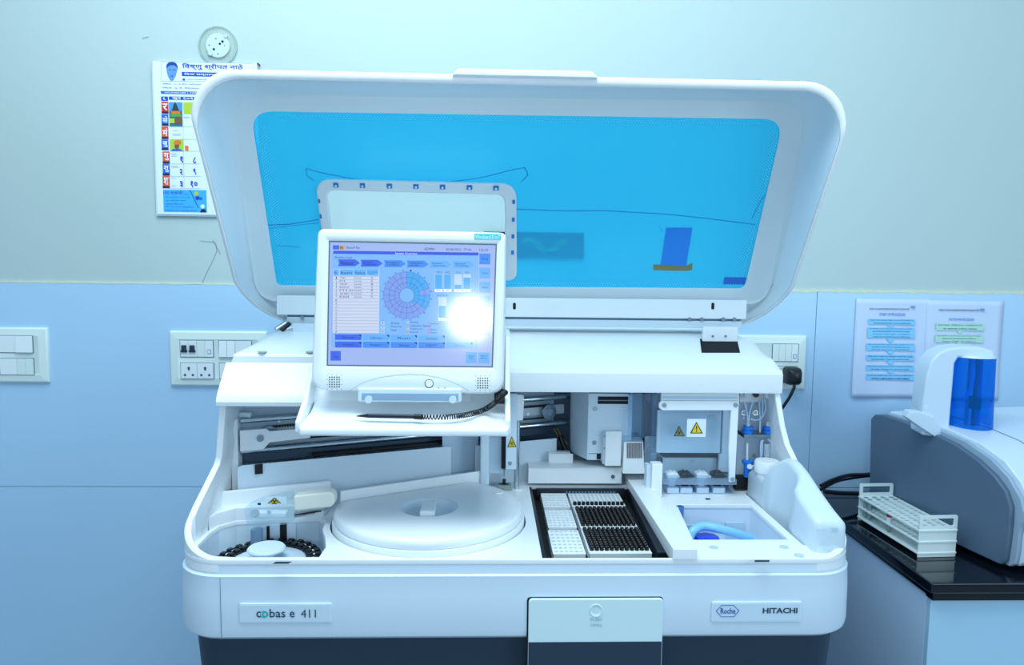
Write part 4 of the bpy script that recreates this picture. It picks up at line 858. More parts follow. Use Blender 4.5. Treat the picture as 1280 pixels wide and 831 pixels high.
MB().prism(pp, -nrm * .004).build('motor_bracket', whitec, an, .001)
p = rail(.062, 1.081, -.012) ; MB().cyl(p, p + nrm * .004, .0072, n=20).build('hub_screw', steel, an, .001)
for t_, z in ((.235, 1.080), (.235, 1.106), (.115, 1.108), (.72, 1.078), (.72, 1.104), (.87, 1.115), (.86, 1.078)): screw(rail(t_, z, .020), nrm, an, .0042, chrome)
rbox('rail_clip', *(lambda p: (p.x - .006, p.x + .004, p.y - .004, p.y + .01, p.z - .005, p.z + .006))(rail(.205, 1.086, .0)), interior, an)
# left end posts
rbox('end_post', -.540, -.528, -.520, -.50, .975, 1.122, white, an, bevel=.002); rbox('end_post', -.526, -.512, -.518, -.49, .965, 1.124, whitec, an, bevel=.002)
rbox('top_bracket', -.515, -.49, -.50, -.485, 1.118, 1.134, interior, an)
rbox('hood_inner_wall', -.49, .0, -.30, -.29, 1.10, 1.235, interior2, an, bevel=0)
# dark trough and lower guard panel
obl(RA, RB, .026, .030, 1.020, 1.048, 'cable_trough', darkin)
obl(rail(.20, 0).to_2d(), rail(.62, 0).to_2d(), .000, .024, 1.026, 1.032, 'trough_lip', black, bev=.001)
GA, GB = (-.508, -.535), (.185, -.262)
def guard(t_, z, off=0):
    a, b = Vector(GA), Vector(GB); d = (b - a).normalized(); n_ = Vector((-d.y, d.x)); p = a.lerp(b, t_) + n_ * off; return Vector((p.x, p.y, z))
MB().prism([guard(0, ZD), guard(.62, ZD), guard(.62, 1.030), guard(.01, 1.030), guard(0, 1.026)], -nrm * .003).build('guard_panel', interior, an, .001)
MB().prism([guard(.70, ZD), guard(.985, ZD), guard(.985, 1.026), guard(.70, 1.026)], -nrm * .003).build('guard_panel', interior, an, .001)
MB().prism([guard(.045, 1.010, -.004), guard(.066, 1.010, -.004), guard(.066, 1.031, -.004), guard(.045, 1.031, -.004)], nrm * .0006).build('guard_notch', blackm, an, smooth=0)
screw(guard(.80, .965, -.001), nrm, an, .0045)
MB().prism([guard(.60, ZD, .02), guard(.72, ZD, .02), guard(.72, 1.06, .02), guard(.60, 1.06, .02)], -nrm * .003).build('rear_guard', interior2, an, .001)
# ledge in front of the guard
blk_ = [(-.533, -.63), (-.526, -.601), (-.50, -.571), (-.42, -.559), (-.38, -.557), (-.345, -.5535), (-.33, -.55), (-.325, -.468), (-.536, -.549)]
MB().prism([Vector((x, y, ZD - .0095)) for x, y in blk_], (0, 0, .036)).build('well_shoulder', white, an, .002)
obl((-.536, -.566), (-.328, -.486), .0, .010, .952, .984, 'ledge', white)
# white column and pipetting head
rbox('column', *(lambda a, b: (a.x, b.x, -.385, -.35, .935, 1.15))(ay(600, 588, -.385), ay(612, 540, -.385)), interior, an, bevel=.004)
a = ay(632, 587, -.40); b = ay(644, 520, -.40)
hd = rbox('pipettor_head', a.x, b.x + .004, -.40, -.35, a.z, 1.16, interior, an, bevel=.002)
gh = G((0, -.4004, 0), (1, 0, 0), (0, 0, 1), hd)
def warn(g_, x0, y0, x1, y1, kind, parent=None, ym=None):
    xm = (x0 + x1) / 2; h = y1 - y0; w_ = x1 - x0
    t_ = g_.poly([(xm, y0), (x1, y1), (x0, y1)], black, 'warning_triangle', lift=.0003, parent=parent)
    g_.poly([(xm, y0 + h * .14), (x1 - w_ * .12, y1 - h * .07), (x0 + w_ * .12, y1 - h * .07)], ym or yellow, 'triangle_fill', lift=.0007, parent=parent or t_)
    if kind == '!':
        g_.poly([(xm - w_ * .045, y0 + h * .36), (xm + w_ * .045, y0 + h * .36), (xm + w_ * .025, y0 + h * .7), (xm - w_ * .025, y0 + h * .7)], black, 'mark', lift=.0011, parent=parent or t_)
        g_.poly([(xm - w_ * .04, y0 + h * .76), (xm + w_ * .04, y0 + h * .76), (xm + w_ * .04, y0 + h * .86), (xm - w_ * .04, y0 + h * .86)], black, 'mark', lift=.0011, parent=parent or t_)
    else:   # biohazard: three open rings round a hub
        for k in range(3):
            a_ = R(-90 + 120 * k); cx = xm + w_ * .14 * math.cos(a_); cy = y0 + h * .66 + w_ * .14 * math.sin(a_)
            g_.line([(cx + w_ * .11 * math.cos(q), cy + w_ * .11 * math.sin(q)) for q in [a_ + R(35 + 290 * i / 10) for i in range(11)]], .0011 * w_ / 14, black, 'mark', lift=.0011, parent=parent or t_)
        g_.line([(xm + w_ * .06 * math.cos(q), y0 + h * .66 + w_ * .06 * math.sin(q)) for q in [R(60 * i) for i in range(7)]], .0008 * w_ / 14, black, 'mark', lift=.0012, parent=parent or t_)
warn(gh, 634, 545, 645.5, 558.5, 'b')
screw(ay(637.5, 579, -.4005), (0, -1, 0), an, .0045)
MB().box(*(lambda a, b: (a.x, b.x, -.37, -.36, b.z, a.z))(ay(612, 545, -.36), ay(628, 590, -.36))).build('blue_grey_frame', interior2, an)  # blue-grey frame strip beside the column
rbox('dark_slot', *(lambda a, b: (a.x, b.x, -.385, -.375, b.z, a.z))(ay(627, 543, -.38), ay(632, 585, -.38)), blackm, an, bevel=0)
ndl = az(630, 604, ZD + .01); MB().cyl((ndl.x, ndl.y, .955), (ndl.x, ndl.y, 1.03), .0012, n=8).build('probe_needle', steel, an)
# wash station
ws = az(630, 606, ZD + .01)
MB().prism([Vector((ws.x + x, ws.y + y, ZD)) for x, y in rrect(-.016, .016, -.012, .012, .006, 4)], (0, 0, .012)).build('wash_cup', mat('olive_cup', (150, 166, 160), .5), an, .0015)
MB().prism([Vector((ws.x + x, ws.y + y, ZD + .0115)) for x, y in rrect(-.010, .010, -.007, .007, .004, 4)], (0, 0, .001)).build('cup_mouth', darkin, an, smooth=0)
MB().cyl((ws.x, ws.y, ZD + .010), (ws.x, ws.y, ZD + .024), .004, n=12).build('cup_nozzle', black, an)
# chrome post with its white cap
rp_ = az(645.5, 612, ZD); zt_ = hit(645.5, 523, rp_, (0, 1, 0)).z
MB().cyl((rp_.x, rp_.y, ZD), (rp_.x + .001, rp_.y, zt_), .0058, n=20).build('chrome_post', chrome, an)
L = []
zc = hit(648, 492, rp_, (0, 1, 0)).z
for z, s_ in ((zt_ - .002, .0095), (zt_ + .004, .0105), (zc - .010, .0118), (zc - .003, .0110), (zc, .007)): L.append([Vector((rp_.x + .003 + x, rp_.y + y, z)) for x, y in rrect(-s_, s_, -.010, .010, .004, 4)])
MB().loft(L).build('post_cap', white, an, smooth=40)
MB().cyl((rp_.x + .001, rp_.y, ZD), (rp_.x + .001, rp_.y, ZD + .003), .014, n=24).build('post_collar', white, an, .001)
# --- gripper housing block
yb = -.335
def fp_(x, y, yy=yb): return ay(x, y, yy)
zt_ = 1.175
A1, A2, A3 = fp_(715, 520, -.26), fp_(735, 520, -.335), fp_(790, 520, -.335)
zlow = fp_(740, 575).z
blk = MB().prism([Vector((A1.x, -.26, zlow)), Vector((A2.x, -.335, zlow)), Vector((A3.x, -.335, zlow)), Vector((A3.x, -.22, zlow)), Vector((A1.x, -.22, zlow))], (0, 0, zt_ - zlow)).build('gripper_housing', interior, an, .0015)
for x, y in ((744, 511), (743, 553)): screw(fp_(x, y, yb - .0004), (0, -1, 0), an, .0055, chrome)
def panel_px(name, x0, y0, x1, y1, yy, th, m, parent=an, bev=.001):
    a = ay(x0, y0, yy); b = ay(x1, y1, yy); return rbox(name, min(a.x, b.x), max(a.x, b.x), yy, yy + th, min(a.z, b.z), max(a.z, b.z), m, parent, bevel=bev)
panel_px('vent_opening', 747.5, 495.5, 785, 505, yb - .0008, .001, blackm, bev=0); panel_px('vent_bar', 748, 500, 785, 501, yb - .002, .001, steel, bev=0)
panel_px('housing_seam', 736, 566.5, 752, 567.3, yb - .0006, .001, gap, bev=0); panel_px('notch', 746, 567, 751, 574, yb - .0009, .001, blackm, bev=0)
panel_px('housing_dark_strip', 736, 488, 788, 492, yb - .001, .002, darkin, bev=0)  # dark strip along the top of the housing face
# right-hand dark drive region behind the block
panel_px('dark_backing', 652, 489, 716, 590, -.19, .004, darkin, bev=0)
MB().cyl(ay(700, 545, -.24), ay(709, 568, -.25), .006, n=10).build('cable_bundle', black, an)
for dx in (0, 4): MB().tube([ay(692 + dx, 535, -.23), ay(698 + dx, 546, -.24), ay(706 + dx, 556, -.24)], .0022, 6).build('wire', mat('brown_wire', (120, 96, 50), .5), an)
panel_px('slanted_support', 686, 567, 716, 590, -.30, .003, white)
# --- vessel gate plate over the bay
panel_px('gate_plate', 660.5, 584, 777, 604.5, -.340, .008, whitec)
a = ay(661, 584, -.34); b = ay(776, 584, -.34)
rbox('gate_top', a.x, b.x, -.34, -.275, a.z - .003, a.z, whitec, an, bevel=.001)
screw(ay(766, 595.5, -.3405), (0, -1, 0), an, .0048)
panel_px('small_block', 685, 565, 713, 583, -.285, .02, white, bev=.003)
panel_px('white_slider', 757, 539, 776, 582.5, -.352, .030, white, bev=.0015); panel_px('slider_side', 754, 541, 757, 580, -.345, .024, interior, bev=.001)
for y in (545, 560): screw(ay(755.5, y, -.3465), (0, -1, 0), an, .002)
# --- louvred box
q = [ay(780, 552, -.350), ay(804, 552, -.350), ay(806, 592, -.362), ay(778.5, 592, -.362)]
lv = MB().prism(q[::-1], (0, .045, 0)).build('louvred_box', white, an, .001)
for k in range(10):
    x = 784.2 + k * 1.95; a = ay(x, 553.5, -.3515); b = ay(x + .1, 572.5, -.3575)
    MB().prism([a + Vector((-.0009, 0, 0)), a + Vector((.0009, 0, 0)), b + Vector((.0009, 0, 0)), b + Vector((-.0009, 0, 0))], (0, -.0008, 0)).build('slot', mat('slot_dark', (70, 66, 78), .6), lv, smooth=0)
MB().prism([ay(779, 546, -.350), ay(802, 546, -.350), ay(804, 552, -.352), ay(780, 552, -.352)], (0, .05, 0)).build('clear_top', clear, an, .001)
# --- arm rail along the right of the bay
def deckbox(pxs, zb_, zt2, name, m, bev=.0015, parent=an):
    P = [az(x, y, zt2) for x, y in pxs]; return MB().prism([Vector((p.x, p.y, zb_)) for p in P], (0, 0, zt2 - zb_)).build(name, m, parent, bev)
barz = ZD + .020
bb = deckbox([(841.5, 686), (872, 686), (806, 592), (780, 592)], ZD, barz, 'arm_rail', whitec)
rbx = ay(813.5, 617, -.42); rby = ay(828, 579, -.42)
rbox('rail_stop', rbx.x, rby.x, -.425, -.40, ZD, rby.z, white, an, bevel=.0015)
rbox('rail_stop_side', rbx.x - .010, rbx.x, -.415, -.39, ZD, rby.z - .006, interior, an, bevel=.001)
# --- clear guards and nozzle
panel_px('clear_guard', 787, 492, 823, 494.5, -.350, .05, clear); panel_px('clear_guard', 786, 492, 790, 545, -.352, .003, clear); panel_px('clear_guard', 790, 494, 820, 560, -.325, .002, clear)
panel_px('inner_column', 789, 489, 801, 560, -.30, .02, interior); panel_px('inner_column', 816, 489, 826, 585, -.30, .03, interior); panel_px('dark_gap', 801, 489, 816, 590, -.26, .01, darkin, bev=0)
MB().cyl(ay(811, 488, -.31), ay(811, 500, -.31), .008, n=18).build('pink_nozzle', mat('pink_plastic', (196, 150, 180), .3), an); MB().cyl(ay(811, 500, -.31), ay(811, 504, -.31), .0035, .001, n=12).build('nozzle_tip', mat('pink_plastic', (0, 0, 0)), an)
for x in (803, 808, 813): MB().cyl(ay(x, 505, -.29), ay(x, 552, -.29), .0012, n=8).build('guide_pin', steel, an)
MB().tube([ay(804, 548, -.33), ay(808, 553, -.34), ay(806, 560, -.34), ay(810, 566, -.34), ay(807, 575, -.34), ay(809, 586, -.34)], .0025, 6).build('tubing', black, an)
panel_px('clear_cover', 806, 545, 820, 590, -.36, .002, clear)
MB().tube([ay(812, 568, -.37), ay(822, 567, -.37), ay(829, 572, -.38), ay(829, 590, -.39)], .0016, 6).build('clear_edge', clear, an)
# --- incubator window frame
yi = -.420
fo = [(826.5, 490.5), (924, 490.5), (924, 500), (921, 560), (919, 602), (912, 603), (911, 560), (914, 513), (828, 513), (824, 510), (824, 504), (826.5, 501)]
F_ = [ay(x, y, yi) for x, y in fo]
MB().prism(F_[::-1], (0, .010, 0)).build('window_frame', whitec, an, .0015)
panel_px('frame_groove', 828, 495, 922, 499, yi - .0006, .001, interior2, bev=0); panel_px('frame_groove', 828, 500.2, 922, 501.2, yi - .0006, .001, gap, bev=0)
for x, y in ((830.3, 506.3), (919.6, 506), (915.5, 599)): screw(ay(x, y, yi - .0005), (0, -1, 0), an, .0052, chrome)
ib = panel_px('incubator_panel', 822, 512, 900, 566.5, -.375, .01, interior2, bev=.002)
panel_px('panel_side', 901, 512, 913, 590, -.36, .01, interior); panel_px('panel_edge', 900, 513, 902, 567, -.374, .004, gap, bev=0)
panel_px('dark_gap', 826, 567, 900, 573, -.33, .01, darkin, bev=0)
panel_px('lower_panel', 829, 572, 895, 606, -.345, .010, interior, bev=.002)
screw(ay(888, 522, -.3755), (0, -1, 0), an, .0042, chrome); screw(ay(866, 577, -.3455), (0, -1, 0), an, .0042, chrome)
gi = G((0, -.3755, 0), (1, 0, 0), (0, 0, 1), ib)
warn(gi, 842, 532, 856, 545, 'b', ym=mat('dull_yellow', (170, 160, 60), .5))
stq = panel_px('caution_sticker', 859, 523.5, 882, 546, yi - .0008, .0006, paper, bev=0)
gq = G((0, yi - .0010, 0), (1, 0, 0), (0, 0, 1), stq); warn(gq, 862.5, 527, 878.5, 541.5, '!')
panel_px('window_sheet', 826, 513, 913, 600, -.414, .001, mat('clear_sheet', (210, 230, 240), .05, trans=((248, 251, 253), .03)), bev=0)
# --- reagent bottles with levers
for k, (px, m, lab, nm) in enumerate(((839, white, 'white-levered square reagent bottle beside the white rail stop', 'white'), (855.5, black, 'dark-levered square reagent bottle second from the left in the front row of four', 'dark'), (876, white, 'white-levered square reagent bottle between the two dark-levered ones', 'white'), (896, black, 'dark-levered square reagent bottle beside the tall frame bar at right', 'dark'))):
    p = ay(px, 600, -.375); b_ = thing('reagent_bottle', (p.x, -.375, .90), lab, 'bottle', None)
    w_ = .0145; zz = ZD + .001
    MB().prism([Vector((p.x + x, -.375 + y, zz)) for x, y in rrect(-w_, w_, -.022, .022, .004, 4)], (0, 0, .014)).build('bottle_body', mat('bottle_clear', (196, 216, 236), .2), b_, .002)
    zc = ay(px, 594, -.375).z
    L = [[Vector((p.x + x, -.375 + y, z)) for x, y in rrect(-hx_, hx_, -hy_, hy_, .004, 4)] for hx_, hy_, z in ((.008, .009, zz + .014), (.008, .009, zc - .008), (.0125, .013, zc - .006), (.0145, .015, zc + .005), (.011, .011, zc + .009))]
    cp = MB().loft(L).build('lever_cap', m, b_, smooth=40)
    MB().box(p.x + .010, p.x + .021, -.385, -.372, zc - .003, zc + .001).build('lever', m, cp, .001)
    MB().box(p.x - .006, p.x - .001, -.384, -.370, zc + .008, zc + .013).box(p.x + .003, p.x + .007, -.384, -.370, zc + .008, zc + .012).build('cap_ridge', m, cp, .001)
panel_px('clear_ledge', 829, 599, 921, 606, -.402, .05, mat('ledge_clear', (190, 214, 236), .15, trans=((210, 228, 244), .45)))
# front cells before the bottles
for k in range(4):
    x0 = 833 + k * 20.6; P = [az(x, y, ZD + .0006) for x, y in ((x0 - .5, 607), (x0 + 14, 606.6), (x0 + 21.5, 616.8), (x0 + 5.0, 617))]
    MB().prism(P[::-1], (0, 0, .0012)).build('cell_window', interior2, an, .0005)
    c_ = az(x0 + 17, 607.5, ZD + .004); MB().cyl((c_.x, c_.y, ZD), (c_.x, c_.y, ZD + .008), .005, n=14).build('cell_post', mat('pale_blue_plastic', (150, 186, 226), .4), an)
p = az(884.5, 624, ZD); MB().cyl(p, p + Vector((0, 0, .0012)), .0055, n=16).build('deck_catch', steel, an); MB().box(p.x - .004, p.x + .006, p.y - .001, p.y + .002, p.z + .001, p.z + .002).build('catch_slot', blackm, an, smooth=0)
# --- bin: clear tube, handle tool and dark cap
bn = thing('blue_tube', (.43, -.46, .85), 'short dark blue tube standing upright in the white waste bin', 'tube')
c_ = az(843, 629, ZD + .002)
MB().lathe([(.0, .012), (.0085, .012), (.0085, ZD + .002 - .85 + .012), (.0065, ZD + .002 - .85 + .012), (.0065, .02), (0, .02)], (c_.x + .009, -.482, .836), 24).build('tube_wall', mat('tube_blue', (80, 130, 190), .2), bn)
tl = thing('blue_scoop', (.48, -.60, .85), 'light blue plastic bow handle with a deep blue cap lying in the waste bin', 'scoop')
hs = [az(859, 690, .85), az(862, 672, .878), az(868, 662, .893), az(880, 657.5, .898), az(896, 660, .896), az(918, 666, .888), az(940, 673, .874)]
mb = MB(); pts = [cat(hs, i / 30) for i in range(31)]
mb.tube(pts, .0095, 14).build('bow_handle', mat('sky_plastic', (140, 206, 248), .25), tl)
c_ = az(884, 674, .872); MB().lathe([(0, -.02), (.026, -.02), (.027, 0), (.024, .006), (.0, .008)], c_, 28).build('deep_blue_cap', mat('royal_cap', (10, 60, 225), .3), tl)
rbox('bin_step', .435, .505, -.475, -.4685, .845, .884, interior2, an)
rbox('bin_step', .53, .572, -.475, -.4685, .860, .890, interior2, an)
# --- fluidics corner
panel_px('fluidics_plate', 924, 488, 967, 612, -.34, .006, interior)
panel_px('valve_block', 925, 488, 973, 503, -.375, .03, whitec, bev=.002)
for x in (935, 960): MB().cyl(ay(x, 493.5, -.376), ay(x, 493.5, -.39), .0085, n=20).build('valve_knob', frontm, an, .001)
MB().cyl(ay(945, 493, -.376), ay(945, 493, -.382), .007, n=14).build('valve_hole', black, an)
for x in (930, 944.5, 960.5): MB().cyl(ay(x, 516, -.345), ay(x, 516, -.356), .0065, n=18).build('fitting', steel, an); MB().cyl(ay(x, 516, -.356), ay(x, 516, -.362), .0038, n=14).build('fitting_core', interior2, an)
for x, y in ((929.5, 522), (960.5, 523.5), (942.5, 569), (945, 506)): screw(ay(x, y, -.3405), (0, -1, 0), an, .0042, chrome)
panel_px('shelf_bracket', 930, 543, 970, 547.5, -.385, .045, steel); panel_px('side_strip', 966, 503, 971, 590, -.352, .008, interior2)
for x in (935, 960):
    MB().lathe([(0, -.008), (.010, -.008), (.012, -.003), (.012, 0), (.010, .001), (.012, .003), (.012, .008), (.009, .010), (0, .010)], ay(x, 537.5, -.375), 22).build('blue_nut', blueplastic, an)
    MB().cyl(ay(x, 534, -.375), ay(x, 527, -.375), .0055, .004, n=14).build('nut_neck', frontm, an)
pz = ay(934.5, 585, -.375)
MB().lathe([(0, -.02), (.0085, -.02), (.0085, .006), (.0095, .008), (.013, .013), (.013, .018), (.006, .020), (0, .02)], pz, 22).build('pump_body', blueplastic, an); MB().cyl(ay(934, 576, -.375), ay(934, 554, -.375), .0028, n=12).build('pump_rod', white, an)
MB().cyl(ay(937, 583, -.386), ay(937, 583, -.392), .006, n=14).build('pump_port', frontm, an)
MB().cyl(ay(958.5, 576, -.37), ay(958.5, 554, -.37), .007, n=18).build('syringe_barrel', frontm, an); panel_px('dark_base', 920, 596, 935, 612, -.375, .02, blackm)
tubem = mat('clear_tubing', (190, 214, 238), .2)
for pts in ([(930, 502), (933, 512), (935, 527)], [(941, 502), (937, 515), (936, 526)], [(949, 500), (950, 520), (950, 540)], [(955, 498), (957, 510), (953, 521), (945, 525), (938, 523)], [(962, 516), (968, 518), (972, 512), (974, 500), (970, 494), (966, 493)], [(953, 500), (953, 518), (951, 524)],
            [(951, 575), (951, 555), (954, 550)], [(938, 584), (946, 580), (952, 570), (953, 552)], [(964, 575), (965, 555), (960, 549)], [(973, 503), (975, 530), (974, 580)]):
    q = [ay(x, y, -.388) for x, y in pts]; MB().tube([cat(q, i / 14) for i in range(15)], .0019, 6).build('fluid_tube', tubem, an)
p = panel_px('green_tag', 963, 521, 969.5, 527, -.392, .001, mat('pale_green', (170, 206, 190), .5), bev=0)
# --- large bottle (jerrycan) in its slot
jm = mat('hdpe_white', (210, 226, 238), .35, bump=.03, bscale=300)
jc = thing('waste_jerrycan', (.634, -.58, .832), 'translucent white jerrycan with round cap and pinched handle at the right of the deck', 'jerrycan')
L = []
xl, xr = .6045, .6640
def jloop(y, zt2, xl_=xl, xr_=xr, dent=0):
    out = []
    for x, z in rrect(xl_, xr_, .834, zt2, (.006, .006, .016, .012), 5): out.append(Vector((x + (dent if z > zt2 - .03 and x < (xl_ + xr_) / 2 else 0), y, z)))
    return out
for y, zt2, dx, dn in ((-.7435, .975, .010, 0), (-.742, .984, .004, 0), (-.736, .990, 0, 0), (-.70, .998, 0, 0), (-.66, 1.010, 0, 0), (-.635, 1.018, 0, .003), (-.61, 1.027, 0, .020), (-.585, 1.036, 0, .030), (-.555, 1.044, 0, .030), (-.535, 1.047, 0, .030), (-.518, 1.045, 0, .026), (-.505, 1.034, 0, .016), (-.495, 1.012, 0, 0), (-.485, .992, 0, 0), (-.475, .986, 0, 0), (-.395, .984, 0, 0), (-.388, .978, .004, 0), (-.385, .965, .012, 0)):
    L.append(jloop(y, zt2, xl + dx - .0, xr - dx, dn))
MB().loft(L).build('can_body', jm, jc, smooth=60)
MB().lathe([(0, -.004), (.022, -.004), (.022, .008), (.0265, .010), (.0270, .014), (.0270, .032), (.025, .0355), (0, .036)], (.6295, -.440, .984), 40).build('can_cap', white, jc)
gj = G((0, -.7438, 0), (1, 0, 0), (0, 0, 1), jc); gj.line([(1020, 662), (1036, 662)], .0007, interior2, 'level_mark'); gj.text('20', 1039, 659, 1047, 665, interior2, name='level_number'); gj.line([(1024, 680), (1036, 680)], .0006, interior2, 'level_mark')
# =================================================================== SAMPLE ROTOR
RC = (-.413, -.658)
rt = thing('sample_disk', (RC[0], RC[1], .862), 'round sample disk ringed with black cup holders and a pale hub at the left', 'sample disk')
MB().lathe([(0, .864), (.098, .864), (.098, .872), (.076, .874), (.074, .880), (.02, .884), (0, .884)], (RC[0], RC[1], 0), 64).build('rotor_plate', interior, rt)
MB().lathe([(0, .884), (.014, .884), (.014, .898), (.034, .901), (.0355, .9045), (.033, .9075), (0, .9085)], (RC[0] - .002, RC[1], 0), 40).build('hub_disc', frontm, rt)
hm = D.meshes.new('cup_holder'); NR = 28
def holder_mesh():
    b = MB(); b.box(-.0075, .0075, -.016, .014, 0, .012); b.box(-.0055, .0055, -.0135, -.0035, .012, .016); b.box(-.0055, .0055, .002, .012, .012, .0155); return b
first = None
for k in range(NR):
    a_ = 2 * math.pi * k / NR; px_, py_ = RC[0] + .086 * math.cos(a_), RC[1] + .086 * math.sin(a_)
    if first is None:
        o = holder_mesh().build('cup_holder', black, None, .0008, 1); first = o; o.parent = rt; o2 = MB().box(-.0035, .0035, -.002, .001, .0125, .0135).build('cup_mark', paper, None, smooth=0); o2.parent = o
    else:
        o = first.copy(); col.objects.link(o); o.parent = rt; c2 = o2.copy(); col.objects.link(c2); c2.parent = o
    o.matrix_basis = Matrix.Translation((px_ - rt.location.x, py_ - rt.location.y, .873 - rt.location.z)) @ Matrix.Rotation(a_ - math.pi / 2, 4, 'Z')
# back wall features of the well
for (x0, y0, x1, y1, nm, m) in ((350, 654, 358.5, 682, 'black_slot', blackm), (333, 657, 337, 680, 'black_slot', blackm), (337.5, 656, 350, 682, 'slot_panel', frontm), (358.5, 656, 370, 680, 'slot_panel', frontm)):
    panel_px(nm, x0, y0, x1, y1, -.5625 + (.001 if nm == 'slot_panel' else 0), .004, m, bev=0)
# clear sampling arm housing with warning label
ca = ay(305, 663, -.60); cb_ = ay(366, 626, -.60)
sh = MB().prism([ay(*p, -.615) for p in ((304, 636), (322, 628), (362, 620), (366, 640), (364, 655), (330, 659), (310, 664))], (0, .040, 0)).build('clear_probe_cover', mat('clear_cover_plastic', (232, 242, 248), .06, trans=((240, 248, 252), .14)), an, .003, 3)
panel_px('arm_core', 316, 640, 358, 648, -.600, .02, white, bev=.004)
MB().cyl(ay(319, 641, -.602), ay(319, 641, -.608), .008, n=18).build('arm_pivot', steel, an, .001); MB().cyl(ay(336, 640, -.602), ay(336, 640, -.606), .004, n=14).build('arm_screw', chrome, an); rbox('arm_mark', *(lambda a, b: (a.x, b.x, -.6165, -.6155, b.z, a.z))(ay(322, 628.5, -.6162), ay(326, 631, -.6162)), black, an, bevel=0)
gsa = G((0, -.6162, 0), (1, 0, 0), (0, 0, 1), sh); gsa.rect(331, 620.5, 358, 629.5, mat('label_clear_white', (214, 232, 240), .4), 'label', lift=.0002, r=.001); warn(gsa, 334.5, 621.5, 352, 628.8, 'b')
MB().cyl(ay(321, 661, -.60), ay(321, 679, -.60), .0118, n=28).build('cup_cylinder', mat('smoky_cup', (150, 180, 206), .1, trans=((190, 214, 232), .5)), an)
MB().cyl(ay(320, 664, -.598), ay(320, 676, -.598), .006, n=18).build('cup_core', gap, an)
# white sampling arm
arm = MB().prism([ay(*p, -.60) for p in ((366.5, 620), (413, 614.5), (418, 619), (418.5, 629), (414, 634), (367, 639))], (0, .03, 0)).build('sampling_arm', cream, an, .004, 3)
for k, (dy, m) in enumerate(((641, steel), (643.5, black), (646, steel))): MB().cyl(ay(368, dy, -.585), ay(410 - k * 8, dy - 5, -.575), .0016, n=8).build('arm_tube', m, an)
# =================================================================== TIP AND CUP TRAYS
TZ = .913
wt = mat('tray_white', (236, 244, 248), .35); holem = mat('cup_hollow_shade', (96, 132, 168), .5)
def quad_tray(nm, px, nx, ny, label, cat_, grp, cup=True):   # px: TL, TR, BR, BL corners on top plane
    P = [az(x, y, TZ) for x, y in px]; x0 = (P[0].x + P[3].x) / 2; x1 = (P[1].x + P[2].x) / 2; y1 = (P[0].y + P[1].y) / 2; y0 = (P[2].y + P[3].y) / 2
    t_ = thing(nm, ((x0 + x1) / 2, (y0 + y1) / 2, .897), label, cat_, grp)
    hl = []; dx = (x1 - x0 - .004) / nx; mf = 0 if cup or nx < 8 else .010; dy = (y1 - y0 - .004 - mf) / ny; r_ = min(dx, dy) * .34; C_ = []
    for i in range(nx):
        for j in range(ny): C_.append((x0 + .002 + dx * (i + .5), y0 + .002 + mf + dy * (j + .5)))
    plate([rrect(x0, x1, y0, y1, .0015, 2)] + ([circ(a, b, r_, 8) for a, b in C_] if cup or True else []), Matrix.Translation((0, 0, TZ - .0015)), wt, 'tray_top', t_, .0015)
    MB().box(x0 + .0008, x1 - .0008, y0 + .0008, y1 - .0008, .8965, TZ - .006).build('tray_body', holem, t_, smooth=0)  # darker body under the holes, shade of the hollows put into its colour
    mb = MB(); mb.prism([Vector((x, y, .8965)) for x, y in ((x0, y0), (x1, y0), (x1, y0 + .001), (x0, y0 + .001))], (0, 0, TZ - .898)); mb.prism([Vector((x, y, .8965)) for x, y in ((x1 - .001, y0), (x1, y0), (x1, y1), (x1 - .001, y1))], (0, 0, TZ - .898)); mb.prism([Vector((x, y, .8965)) for x, y in ((x0, y0), (x0 + .001, y0), (x0 + .001, y1), (x0, y1))], (0, 0, TZ - .898)); mb.build('tray_wall', wt, t_, smooth=0)
    if cup:
        mb = MB()
        for a, b in C_: mb.lathe([(r_ * 1.25, TZ + .0002), (r_ * 1.15, TZ + .0012), (r_ * 1.0, TZ + .0012), (r_ * .95, TZ - .002)], (a, b, 0), 8)
        o = mb.build('reaction_cups', wt, t_); o['kind'] = 'stuff'
    return t_, C_, (x0, x1, y0, y1)
k3 = lambda x, y: (640 + x / 4.923, 570 + y / 4.92)
quad_tray('cup_tray', [k3(172, 214), k3(326, 210), k3(358, 314), k3(196, 316)], 6, 7, 'white cup tray at the back of the left column in the dark bay', 'tray', 'white cup trays')
quad_tray('cup_tray', [k3(196, 330), k3(362, 328), k3(402, 438), k3(226, 440)], 6, 7, 'white cup tray in the middle of the left column in the dark bay', 'tray', 'white cup trays')
quad_tray('cup_tray', [k3(222, 456), k3(406, 454), k3(456, 602), k3(252, 604)], 6, 7, 'white cup tray at the front of the left column in the dark bay', 'tray', 'white cup trays')
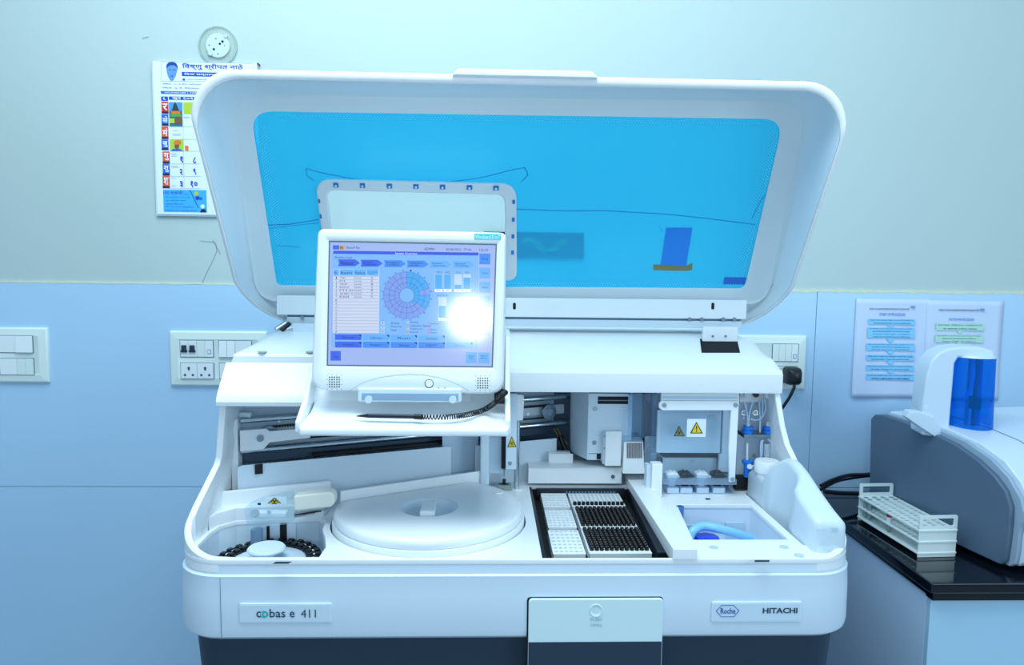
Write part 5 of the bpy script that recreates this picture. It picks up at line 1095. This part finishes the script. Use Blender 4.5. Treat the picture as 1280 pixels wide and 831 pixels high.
tips = []
g1 = quad_tray('tip_tray', [k3(342, 222), k3(650, 222), k3(704, 312), k3(372, 314)], 12, 10, 'tip tray at the back right with one front row of black tips left', 'tray', 'tip trays', cup=False)
g2 = quad_tray('tip_tray', [k3(378, 322), k3(712, 320), k3(772, 444), k3(425, 446)], 12, 10, 'tip tray in the middle right packed full of black tips', 'tray', 'tip trays', cup=False)
g3 = quad_tray('tip_tray', [k3(430, 450), k3(778, 448), k3(862, 598), k3(470, 600)], 12, 10, 'tip tray at the front right packed full of black tips', 'tray', 'tip trays', cup=False)
tipm = mat('tip_black', (10, 10, 16), .45)
tb = MB().lathe([(0, .0045), (.0028, .0045), (.0040, .0062), (.0042, .0005), (.0044, -.001), (.0036, -.003), (0, -.003)], (0, 0, 0), 10)
tb.v = [(x, y * 1.3, z) for x, y, z in tb.v]
tm = None; cnt = 0
for gi_, (t_, C_, bb_) in enumerate((g1, g2, g3)):
    ys = sorted(set(round(c[1], 5) for c in C_))
    lab = ('black pipette tip in the single filled row of the back right tray', 'black pipette tip packed in the full middle right tray', 'black pipette tip packed in the full front right tray')[gi_]
    grp = ('black tips in the back tray', 'black tips in the middle tray', 'black tips in the front tray')[gi_]
    for a, b in C_:
        if gi_ == 0 and round(b, 5) != ys[0]: continue
        if tm is None: o = tb.build('pipette_tip', tipm); tm = o
        else: o = tm.copy(); col.objects.link(o)
        o.location = (a, b, TZ); tag(o, lab, 'pipette tip', grp)
baym = mat('bay_dark', (18, 28, 42), .4)
deckbox([(655.5, 606), (664, 606), (683, 699), (677, 699)], ZD - .02, ZD - .004, 'bay_side_trim', baym, .001)
deckbox([(782, 606), (790, 606), (836, 690), (822, 690)], .897, ZD - .008, 'bay_side_rail', baym, .001)
rbox('bay_back_vent', .12, .33, -.345, -.341, .905, .925, baym, an)
for k in range(16): rbox('vent_slot', .19 + k * .0075, .194 + k * .0075, -.3465, -.345, .910, .918, gap, an, bevel=0)
for o in D.objects:
    if '_o' in o: del o['_o']
